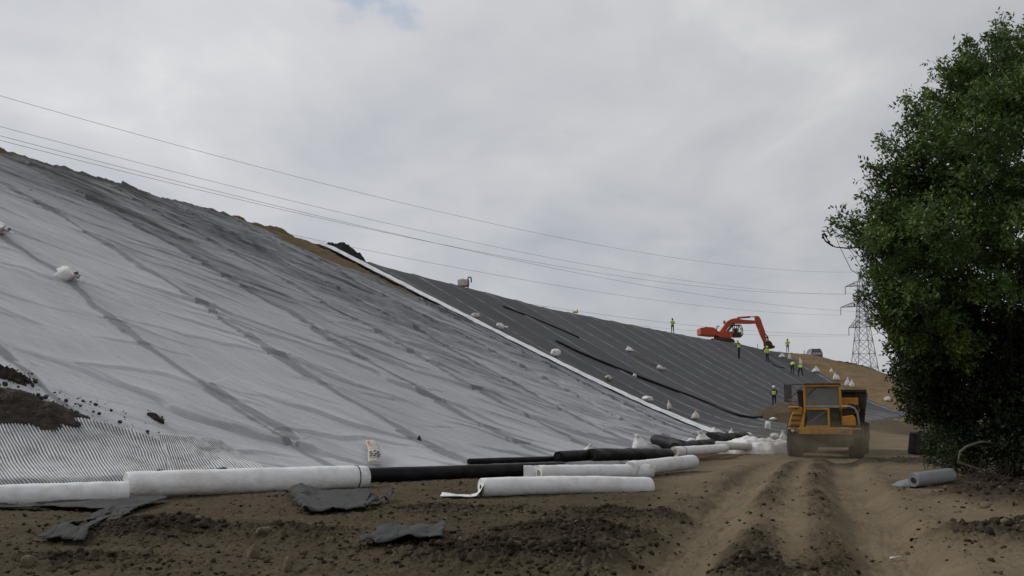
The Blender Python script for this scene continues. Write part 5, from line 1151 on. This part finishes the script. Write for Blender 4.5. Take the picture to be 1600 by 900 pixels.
pp = at(1256.5, 551, 143.5); pz = down(pp.x, pp.y, 'h')
tag(MB().tube([(pp.x, pp.y, pz - .1), (pp.x, pp.y, pz + .72)], .045, 8).box((pp.x, pp.y, pz + .70), (.12, .1, .06)).build('marker_post', M['exc_dk'], smooth=False), 'short dark post standing just left of the silver car', 'post')
pp = at(1184, 542, 137.5); pz = down(pp.x, pp.y, 'h')
tag(MB().tube([(pp.x, pp.y, pz - .1), (pp.x, pp.y, pz + .55)], .035, 8).box((pp.x - .06, pp.y, pz + .35), (.14, .05, .05)).build('survey_peg', M['rust'], smooth=False), 'thin peg standing on the crest below the digger arm', 'peg')

# ------------------------------------------------------------------ pylon and its wires
PD = 340.0; pc = at(1354, 641, PD); PX, PY = pc.x, PD
PZ0 = -2.0
LX, LY = -184 / 286.8, -220 / 286.8                              # direction of the line towards the viewer's left
AX, AY = -LY, LX                                                 # cross arm axis (to the right, towards the viewer)
zpx = lambda py: at(1354, py, PD).z
M['pylon'] = surf('pylon', (0.17, 0.175, 0.18), 0.7, 0.1)
pyl = thing('power_pylon', 'tall grey lattice power pylon beyond the brown hill, half hidden by tree leaves', 'pylon', (PX, PY, PZ0))
def pw(a, b, z): return Vector((AX * a + LX * b, AY * a + LY * b, z - PZ0))
zp, z1, z2, z3, zb = zpx(425), zpx(446), zpx(478), zpx(511), PZ0
wz = lambda z: np.interp(z, [zb, z3, z2, z1, zp], [5.4, 1.9, 1.35, 1.0, 0.15])
tb = MB(); BW = 0.095
lev = list(np.linspace(zb, z3, 8)) + list(np.linspace(z3, z2, 5))[1:] + list(np.linspace(z2, z1, 5))[1:] + [zp]
for sa in (-1, 1):
    for sb in (-1, 1):
        for a, b in zip(lev[:-1], lev[1:]): tb.bar(pw(sa * wz(a), sb * wz(a), a), pw(sa * wz(b), sb * wz(b), b), BW * 1.35)
for a, b in zip(lev[:-1], lev[1:]):
    for s in (-1, 1):
        for q in (1, -1):
            tb.bar(pw(q * wz(a), s * wz(a), a), pw(-q * wz(b), s * wz(b), b), BW * .8); tb.bar(pw(s * wz(a), q * wz(a), a), pw(s * wz(b), -q * wz(b), b), BW * .8)
    for s in (-1, 1): tb.bar(pw(-wz(a), s * wz(a), a), pw(wz(a), s * wz(a), a), BW * .7); tb.bar(pw(s * wz(a), -wz(a), a), pw(s * wz(a), wz(a), a), BW * .7)
tb.build('tower_body', M['pylon'], pyl)
TIPS = {}
cosA = 0.997                                                      # apparent shortening handled by matching the tips to the photo
for nm, za, half, rise in (('top', z1, 31 * PD / F / cosA * .82, 1.6), ('mid', z2, 34 * PD / F / cosA, 1.9), ('low', z3, 22.5 * PD / F / cosA, 2.6)):
    for s in (-1, 1):
        ar = MB(); w_ = wz(za); tip = pw(s * half, 0, za)
        for sb in (-1, 1):
            ar.bar(pw(s * w_, sb * w_, za), tip, BW); ar.bar(pw(s * w_, sb * w_, za + rise), tip, BW * .9)
            for f in (.3, .6): ar.bar(pw(s * (w_ + (half - w_) * f), sb * w_ * (1 - f), za), pw(s * (w_ + (half - w_) * f), sb * w_ * (1 - f), za + rise * (1 - f)), BW * .6); ar.bar(pw(s * (w_ + (half - w_) * (f - .3)), sb * w_ * (1.3 - f), za + rise * (1.3 - f)), pw(s * (w_ + (half - w_) * f), sb * w_ * (1 - f), za), BW * .6)
        ao = ar.build('cross_arm', M['pylon'], pyl)
        ins = MB(); bot = tip - Vector((0, 0, 12.5 * PD / F))
        n_i = 14
        for k in range(n_i):
            f0 = tip.lerp(bot, k / n_i); f1 = tip.lerp(bot, (k + .6) / n_i); ins.tube([f0, f1], [.17, .10], 8)
        ins.tube([tip, bot], .05, 6); ins.build('insulator', M['exc_dk'], ao)
        TIPS[(nm, s)] = (s * half, bot.z + PZ0)
TIPS[('earth', 0)] = (0.0, zp)
M['wire'] = surf('wire', (0.17, 0.17, 0.18), 0.6, 0.05)
def wire_fit(off, pxs):
    """wire in the vertical plane of the line, its sag fitted so that it hangs through the observed heights"""
    x0, y0 = PX + AX * off, PY + AY * off; ts, zs = [], []
    for px, py in pxs:
        d = ray(px, py); k = d.x / d.y
        t = (k * y0 - x0) / (LX - k * LY); Y = y0 + t * LY
        ts.append(t); zs.append(CAM.z + d.z / d.y * Y)
    return np.array(ts), np.array(zs)
def wire(label, off, coef, t1=330.0):
    n = 90; ts = np.linspace(0, t1, n); x0, y0 = PX + AX * off, PY + AY * off
    pts = [(x0 + t * LX, y0 + t * LY, float(np.polyval(coef, t))) for t in ts]
    o = MB().tube(pts, 0.026, 4, False).build('power_line', M['wire'], smooth=True)
    tag(o, label, 'power line', 'wires running from the pylon')
def fit(key, pxs, extra_w=6):
    off, zt_ = TIPS[key]; ts, zs = wire_fit(off, pxs); ts = np.append(ts, [0.0]); zs = np.append(zs, [zt_]); w = np.ones(len(ts)); w[-1] = extra_w
    return off, np.polyfit(ts, zs, 2, w=w)
oE, cE = fit(('earth', 0), [(0, 147), (180, 200), (548, 300), (800, 358), (1055, 402), (1200, 418)])
wire('topmost thin wire, highest above the slope all along the sky', oE, cE)
oL, cL = fit(('top', -1), [(0, 195), (400, 303), (800, 392), (1080, 438)]); wire('second wire from the top, close above a parallel third wire', oL, cL)
oR, cR = fit(('top', 1), [(0, 217), (400, 320), (800, 404), (1080, 445)]); wire('third wire from the top, just below a parallel second wire', oR, cR)
oM, cM = fit(('mid', -1), [(560, 387), (680, 412), (800, 436), (1080, 475)]); wire('fourth wire from the top, emerging from behind the crest near the dark earth mound', oM, cM)
oN, cN2 = fit(('mid', 1), [(750, 446), (1080, 487), (1250, 492)])
cN2 = np.array([cM[0], cM[1], TIPS[('mid', 1)][1]]); wire('fifth wire from the top, emerging from behind the crest near the white tank', oN, cN2)
for s, lb in ((-1, 'low faint wire reaching the left tip of the lowest pylon arm'), (1, 'lowest faint wire reaching the right tip of the lowest pylon arm')):
    o_, z_ = TIPS[('low', s)]; wire(lb, o_, np.array([cM[0], cM[1], z_]))
# ------------------------------------------------------------------ trees and hedge on the right
M['bark'] = surf('bark', (0.055, 0.045, 0.034), 0.95, 0.3, 6, bump=0.02, bscale=14); M['twig'] = surf('twig', (0.035, 0.026, 0.020), 0.9, 0.2)
M['pale_bark'] = surf('pale_bark', (0.13, 0.12, 0.085), 0.9, 0.25, 6)
def leaf_mat(name, c1, c2, c3):
    m = bpy.data.materials.new(name); m.use_nodes = True; N = NT(m.node_tree); N.n.clear()
    t = N.attr('leaf'); col = N.ramp(t, [(0, c1), (0.6, c2), (1.0, c3)])
    p = N.new('ShaderNodeBsdfPrincipled'); N.l.new(col, p.inputs['Base Color']); p.inputs['Roughness'].default_value = 0.5; p.inputs['Specular IOR Level'].default_value = 0.3
    tr = N.new('ShaderNodeBsdfTranslucent'); N.l.new(N.mix(0.5, col, (0.10, 0.16, 0.02, 1)), tr.inputs[0])
    mx = N.new('ShaderNodeMixShader'); mx.inputs[0].default_value = 0.22; N.l.new(p.outputs[0], mx.inputs[1]); N.l.new(tr.outputs[0], mx.inputs[2])
    o = N.new('ShaderNodeOutputMaterial'); N.l.new(mx.outputs[0], o.inputs[0]); return m
M['leaf_ash'] = leaf_mat('leaf_ash', (0.030, 0.058, 0.014), (0.068, 0.122, 0.028), (0.14, 0.20, 0.05))
M['leaf_dark'] = leaf_mat('leaf_dark', (0.012, 0.018, 0.008), (0.020, 0.030, 0.011), (0.036, 0.048, 0.016))
M['leaf_bush'] = leaf_mat('leaf_bush', (0.014, 0.020, 0.008), (0.024, 0.033, 0.012), (0.048, 0.058, 0.02))
def leaves(name, parent, centers, radii, n_each, mat, size=(0.09, 0.038), seed=1, spray=7, squash=0.75, hang=0.35, gap=0.0):
    """leaf-sized faces in sprays through the given clumps"""
    rg = np.random.default_rng(seed); Vs = []; at_ = []
    for c, r, n in zip(centers, radii, n_each):
        k = max(1, int(n / spray))
        d = rg.normal(size=(k, 3)); d /= np.linalg.norm(d, axis=1)[:, None]
        rad_ = rg.random(k) ** 0.45
        ctr = np.array(c) + d * (rad_ * r)[:, None] * np.array([1, 1, squash])
        tone = np.clip(rg.normal(0.45, 0.17, k), 0, 1) + 0.22 * rg.normal()
        if gap > 0:
            q1 = fbm(ctr[:, 0] / .55 + ctr[:, 2] * .9, ctr[:, 1] / .55 - ctr[:, 2] / .50, 2, 7); ok = (q1 > -gap) | (rg.random(k) < .12)
            d, ctr, tone = d[ok], ctr[ok], np.clip(tone[ok] + 0.9 * q1[ok], 0, 1); k = len(ctr)
            if k == 0: continue
        axis = d * 0.7 + rg.normal(size=(k, 3)) * 0.6; axis[:, 2] -= hang; axis /= np.linalg.norm(axis, axis=1)[:, None]
        for j in range(spray):
            f = j / (spray - 1); side = rg.normal(size=(k, 3)); side -= axis * (side * axis).sum(1)[:, None]; side /= np.linalg.norm(side, axis=1)[:, None] + 1e-9
            L = size[0] * rg.uniform(.7, 1.25, k)[:, None]; Wd = size[1] * rg.uniform(.7, 1.25, k)[:, None]
            base = ctr + axis * (f * 0.24) ; ld = (axis * 0.45 + side * 0.9 + rg.normal(size=(k, 3)) * 0.15); ld /= np.linalg.norm(ld, axis=1)[:, None]
            wv = np.cross(ld, rg.normal(size=(k, 3))); wv /= np.linalg.norm(wv, axis=1)[:, None] + 1e-9
            q = np.stack([base, base + ld * L * .45 + wv * Wd * .5, base + ld * L, base + ld * L * .45 - wv * Wd * .5], 1)
            Vs.append(q.reshape(-1, 3)); at_.append(np.repeat(np.clip(tone + rg.normal(0, .08, k), 0, 1), 4))
    V = np.concatenate(Vs); A_ = np.concatenate(at_); Q = np.arange(len(V)).reshape(-1, 4)
    if parent is not None: V = V - np.array(parent.location)
    me = np_mesh(name, V, Q); add_attr(me, 'leaf', A_)
    return link(name, me, mat, parent, smooth=False)
def limb(mb, a, b, r0, r1, rg, n=7, wob=.12, seg=7):
    a, b = Vector(a), Vector(b); L = (b - a).length; pts = []; off = Vector((0, 0, 0))
    for i in range(n + 1):
        f = i / n; off = off + Vector((rg.gauss(0, 1), rg.gauss(0, 1), rg.gauss(0, .5))) * L * wob / n
        pts.append(a.lerp(b, f) + off * (math.sin(math.pi * min(1, f)) if i < n else 0) + Vector((0, 0, -L * .06 * math.sin(math.pi * f))))
    mb.tube(pts, [r0 + (r1 - r0) * i / n for i in range(n + 1)], seg, True); return pts
def tree(label, base, trunk_top, tr, clumps, mat, seed, size, density, group=None, bark='bark', name='tree', spray=7, cat='tree', squash=.8, gap=0.0):
    rg = random.Random(seed); t = thing(name, label, cat, base, group=group)
    B = Vector(base); TT = Vector(trunk_top); mb = MB()
    tp_ = limb(mb, (0, 0, -.2), TT - B, tr, tr * .35, rg, 10, .08, 10)
    extra = []; cl = sorted(clumps, key=lambda c: -c[1])
    for c, r in cl:
        cc = Vector(c) - B
        k = min(range(2, len(tp_)), key=lambda i: (tp_[i] - cc + Vector((0, 0, (cc - tp_[i]).length * .12))).length)
        e = limb(mb, tp_[k], cc, max(.012, tr * .16 * min(1, r / 1.0)), .008, rg, 6, .16, 5)
        for _ in range(2):
            d = Vector((rg.gauss(0, 1), rg.gauss(0, 1), rg.gauss(0, .6))).normalized() * r * .8
            limb(mb, e[4], cc + d, .014, .005, rg, 4, .2, 4)
        if r < .5 and name == 'tree':
            for q_ in (3, 4, 5): extra.append((tuple(e[q_] + B), .18 + .1 * rg.random()))
    mb.build('trunk', M[bark], t, smooth=True)
    clumps = clumps + extra
    leaves('crown', t, [c for c, r in clumps], [r for c, r in clumps], [int(density * r ** 2.0) for c, r in clumps], M[mat], size, seed, spray, squash, gap=gap)
    return t
TD = 24.0
def cl(px, py, rpx, D): return (tuple(at(px, py, D)), rpx * D / F)
rgt = random.Random(5)
# outline and inner clumps of the tall leafy tree (photo pixels, radius in pixels, distance)
C1 = []
for (px, py, r) in [(1603, 52, 30), (1575, 72, 24), (1545, 88, 26), (1512, 105, 30), (1487, 120, 22), (1464, 150, 24), (1440, 172, 22), (1425, 195, 18), (1400, 228, 20), (1428, 238, 28), (1470, 205, 36), (1520, 165, 42),
                   (1572, 140, 44), (1400, 272, 20), (1372, 262, 15), (1372, 300, 18), (1352, 302, 9), (1400, 320, 30), (1352, 345, 16), (1322, 345, 15), (1305, 350, 8), (1340, 372, 12), (1365, 372, 22), (1368, 412, 22),
                   (1380, 445, 20), (1352, 452, 12), (1340, 462, 8), (1398, 460, 22), (1412, 430, 30), (1400, 490, 18), (1425, 480, 30), (1440, 290, 44), (1500, 250, 52), (1560, 230, 56), (1425, 370, 48), (1490, 340, 60), (1560, 320, 62), (1440, 450, 46), (1500, 430, 60), (1570, 420, 62), (1610, 180, 60), (1620, 300, 70), (1630, 420, 70)]:
    C1.append(cl(px, py, r * (.8 if r <= 30 else .95), TD + rgt.uniform(-1.3, 1.3)))
    if r <= 30:
        for _ in range(3): C1.append(cl(px - rgt.uniform(.3, 1.25) * r, py + rgt.uniform(-1.2, .7) * r, r * rgt.uniform(.22, .42), TD + rgt.uniform(-1.0, 1.0)))
    if r > 34:
        for _ in range(2): C1.append(cl(px + rgt.uniform(-r, r), py + rgt.uniform(-r, r), r * .6, TD + rgt.choice((-2.2, -1.5, 1.5, 2.4))))
for (px, py, r) in [(1680, 120, 70), (1720, 230, 90), (1700, 380, 90), (1660, 40, 50), (1780, 330, 80)]: C1.append(cl(px, py, r, TD + 1))
bz = lambda px, py: tuple(Vector((gpt(px, py).x, gpt(px, py).y, gz1(gpt(px, py).x, gpt(px, py).y) - .05)))
b1_ = bz(1566, 742)
tree('tall leafy tree with bright ragged crown rising at the right border', b1_, at(1580, 120, b1_[1] + .3), .17, C1, 'leaf_ash', 11, (0.13, 0.054), 4600, gap=0.0001)
bt = MB(); rgb = random.Random(3)
# lower dark trees whose leaves hang to the ground
C2 = []
for (px, py, r) in [(1412, 505, 24), (1402, 540, 18), (1410, 575, 22), (1420, 612, 22), (1436, 642, 22), (1450, 520, 40), (1455, 585, 42), (1470, 640, 36), (1510, 520, 52), (1520, 600, 52), (1575, 530, 56), (1585, 610, 56), (1445, 470, 36), (1500, 465, 46)]:
    C2.append(cl(px, py, r, 26.5 + rgt.uniform(-.8, .8)))
    if r > 34: C2.append(cl(px + rgt.uniform(-r, r) * .5, py + rgt.uniform(-r, r) * .5, r * .7, 26.0 + rgt.uniform(-.6, 1.8)))
b2_ = bz(1500, 735); b2_ = (b2_[0] + .6, 26.6, gz1(b2_[0] + .6, 26.6))
tree('dark ivy clad tree with leaves hanging low over the end of the liner', b2_, at(1505, 470, 26.6), .16, C2, 'leaf_dark', 12, (0.10, 0.065), 5500, spray=6)
C3 = []
for (px, py, r) in [(1610, 540, 70), (1650, 470, 80), (1700, 560, 80), (1620, 640, 60), (1690, 660, 70)]:
    C3.append(cl(px, py, r, 25.5 + rgt.uniform(-.8, .8)))
b3_ = bz(1640, 735)
tree('dark tree behind the tall leafy tree at the right border', b3_, at(1640, 460, b3_[1]), .15, C3, 'leaf_dark', 13, (0.12, 0.08), 2200, spray=6)
def bush(label, px, py, clp, seed, mat='leaf_bush', dens=4500, size=(.09, .055)):
    b = bz(px, py); t = thing('hedge_bush', label, 'bush', b, group='bushes along the foot of the trees'); rg = random.Random(seed); mb = MB()
    cs_ = [cl(*c) for c in clp]
    for c, r in cs_:
        for _ in range(5):
            d = Vector((rg.gauss(0, 1), rg.gauss(0, 1), rg.gauss(.2, .6))).normalized() * r * .9
            limb(mb, (rg.uniform(-.25, .25), rg.uniform(-.2, .2), -.1), Vector(c) + d - Vector(b), .018, .005, rg, 5, .14, 5)
    mb.build('stems', M['twig'], t, smooth=True)
    leaves('foliage', t, [c for c, r in cs_], [r for c, r in cs_], [int(dens * r ** 2) for c, r in cs_], M[mat], size, seed, 6, .9, .1)
bush('dark low bush at the outer corner of the hedge beyond the grey roll', 1455, 722, [(1468, 680, 24, 29.5), (1478, 695, 28, 28), (1488, 668, 30, 28.5), (1462, 706, 16, 28)], 21, 'leaf_dark')
bush('dark bush in the hedge behind the bent pale branch', 1510, 738, [(1505, 690, 36, 25.8), (1530, 700, 34, 25.4), (1520, 660, 36, 26), (1490, 715, 20, 25.2)], 22, 'leaf_dark')
bush('dark bush below the tall tree trunk at the right border', 1580, 745, [(1565, 690, 34, 25), (1600, 700, 38, 24.6), (1590, 660, 36, 25), (1640, 700, 46, 24.5)], 23, 'leaf_dark')
bush('thin twiggy bush with few leaves in front of the dark hedge', 1545, 752, [(1536, 726, 22, 23.2), (1556, 732, 20, 22.8), (1516, 732, 16, 23.4), (1585, 735, 24, 22.6)], 24, 'leaf_bush', 260, (.06, .035))
# bent pale bough lying out of the hedge
h0 = gpt(1497, 742)
pts = [at(1497, 722, 23.6), at(1500, 706, 23.6), at(1510, 698, 23.6), at(1524, 693, 23.7), at(1534, 690, 23.8), at(1552, 692, 24.2)]
bb = MB(); bb.tube([(h0.x + .02, 23.5, gz1(h0.x, 23.5) - .1)] + pts, [.03, .03, .03, .03, .028, .024, .015], 8)
tag(bb.build('bent_bough', M['pale_bark'], smooth=True), 'pale bare bough bent like a hook in front of the dark hedge', 'branch')
# bare twig reaching out of the tall crown
tw = MB()
for seg_ in ([(1345, 386), (1325, 388), (1305, 386), (1296, 380), (1291, 371)], [(1302, 385), (1290, 377), (1286, 370)], [(1350, 356), (1330, 360), (1312, 352)]):
    tw.tube([at(px, py, TD - .2) for px, py in seg_], [.022, .018, .014, .012, .010][:len(seg_)], 6)
for px, py in ((1291, 369), (1286, 371), (1288, 366), (1295, 378)):
    q = at(px, py, TD - .2); tw.box(q, (.06, .04, .05), (.4, .3, .9))
tob = [o for o in bpy.data.objects if o.get('category') == 'tree'][0]
tw.v = [tuple(Vector(v) - tob.location) for v in tw.v]; tw.build('bare_twig', M['twig'], tob, smooth=True)
# thin pale saplings among the dark trunks
for i, (px0, py0, px1, py1, r, lb) in enumerate([(1578, 742, 1561, 480, .03, 'thin straight pale sapling stem standing in the dark hedge'), (1599, 690, 1594, 500, .06, 'pale stem at the very right border in front of the dark hedge')]):
    a = gpt(px0, 744); a = Vector((a.x, a.y - .6, gz1(a.x, a.y - .6) - .1)); b = at(px1, py1, a.y + .1); s_ = MB(); limb(s_, a, b, r, r * .5, rgb, 8, .03, 7)
    st3 = thing('sapling', lb, 'sapling', a); s_.v = [tuple(Vector(v) - a) for v in s_.v]; s_.build('stem', M['pale_bark'], st3, smooth=True)
    leaves('foliage', st3, [b], [.35], [60], M['leaf_bush'], (.07, .035), 90 + i, 6)
# dark covered bundle at the corner of the hedge
bd = thing('covered_bundle', 'dark boxy bundle half hidden at the outer corner of the hedge', 'bundle', (*g2(1453, 712), 0)); bd.location.y += 1.0; bd.location.z = gz1(bd.location.x, bd.location.y) - .05
o = MB(); o.box((0.1, 0, .50), (1.0, .9, .98), taper=(.78, .8)); o.build('cover', M['black_liner'], bd, bevel=.12)

# ------------------------------------------------------------------ loose clods and crumbs on the dug soil
rg = np.random.default_rng(99); nC = 26000
px = rg.uniform(-60, 1660, nC * 3); py = 741 + 175 * rg.random(nC * 3) ** 1.3
cp, sp_ = math.cos(PITCH), math.sin(PITCH)
xx = (px - 800) / F; yy = (450 - py) / F; dz = sp_ + yy * cp; dy = cp - yy * sp_; tt_ = -(1.7 - 0.0) / dz
X = xx * tt_; Y = dy * tt_
zc, trk, cld, ro = ground_z(X, Y)
keep = rg.random(len(X)) < (0.10 + 0.9 * cld) * (1 - .97 * trk); X, Y, zc, cld = X[keep][:nC], Y[keep][:nC], zc[keep][:nC], cld[keep][:nC]
s_ = (0.007 + 0.034 * rg.random(len(X)) ** 4) * (0.8 + 0.6 * cld); n = len(X)
bm = bmesh.new(); bmesh.ops.create_icosphere(bm, subdivisions=1, radius=1.0); ico = np.array([v.co[:] for v in bm.verts]); icf = np.array([[v.index for v in f.verts] for f in bm.faces]); bm.free()
V = ico[None] * (1 + 0.42 * rg.normal(size=(n, len(ico), 1))) * s_[:, None, None] * np.stack([rg.uniform(.8, 1.5, n), rg.uniform(.8, 1.4, n), rg.uniform(.5, 1.0, n)], 1)[:, None, :]
V = V + np.stack([X, Y, zc + s_ * .25], 1)[:, None, :]
Fc = (icf[None] + (np.arange(n) * len(ico))[:, None, None]).reshape(-1, 3)
me = np_mesh('soil_crumbs', V.reshape(-1, 3), Fc)
M['clod'] = bpy.data.materials.new('clod'); M['clod'].use_nodes = True; N = NT(M['clod'].node_tree); N.n.clear()
ri = N.new('ShaderNodeNewGeometry').outputs['Random Per Island']
p = N.new('ShaderNodeBsdfPrincipled'); N.l.new(N.ramp(ri, [(0, (0.024, 0.018, 0.012)), (.6, (0.048, 0.036, 0.024)), (.95, (0.075, 0.057, 0.036)), (1.0, (0.17, 0.14, 0.10))]), p.inputs['Base Color']); p.inputs['Roughness'].default_value = 1.0; p.inputs['Specular IOR Level'].default_value = .1
o = N.new('ShaderNodeOutputMaterial'); N.l.new(p.outputs[0], o.inputs[0])
tag(link('soil_crumbs', me, M['clod'], smooth=False), 'loose clods and crumbs of dark soil strewn over the dug ground', 'soil', kind='stuff')

# ------------------------------------------------------------------ dust stirred up round the truck wheels
dq = at(1292, 704, 38.6)
bm = bmesh.new(); bmesh.ops.create_icosphere(bm, subdivisions=4, radius=1.0)
for v in bm.verts:
    v.co = (v.co.x * 3.6, v.co.y * 3.2, v.co.z * 1.15)
me = bpy.data.meshes.new('dust'); bm.to_mesh(me); bm.free()
m = bpy.data.materials.new('dust'); m.use_nodes = True; N = NT(m.node_tree); N.n.clear()
oc = N.new('ShaderNodeTexCoord').outputs['Object']
sc_ = N.new('ShaderNodeVectorMath', operation='MULTIPLY'); N.l.new(oc, sc_.inputs[0]); sc_.inputs[1].default_value = (1 / 3.6, 1 / 3.2, 1 / 1.15)
ln = N.new('ShaderNodeVectorMath', operation='LENGTH'); N.l.new(sc_.outputs[0], ln.inputs[0])
fall = N.mapr(ln.outputs['Value'], 0.15, 1.0, 1.0, 0.0, True)
dn = N.math('MULTIPLY', fall, N.mapr(N.noise(oc, 0.9, 3, 0.6), 0.40, 0.68, 0.10, 1.0, True))
pv = N.new('ShaderNodeVolumePrincipled'); pv.inputs['Color'].default_value = (0.40, 0.33, 0.23, 1); N.l.new(N.math('MULTIPLY', dn, 0.55), pv.inputs['Density']); pv.inputs['Anisotropy'].default_value = 0.1
o = N.new('ShaderNodeOutputMaterial'); N.l.new(pv.outputs[0], o.inputs['Volume'])
dust = link('dust', me, m); dust.location = (dq.x, dq.y, dq.z + 0.3)
tag(dust, 'thin brown dust hanging round the wheels of the dump truck', 'dust', kind='stuff')
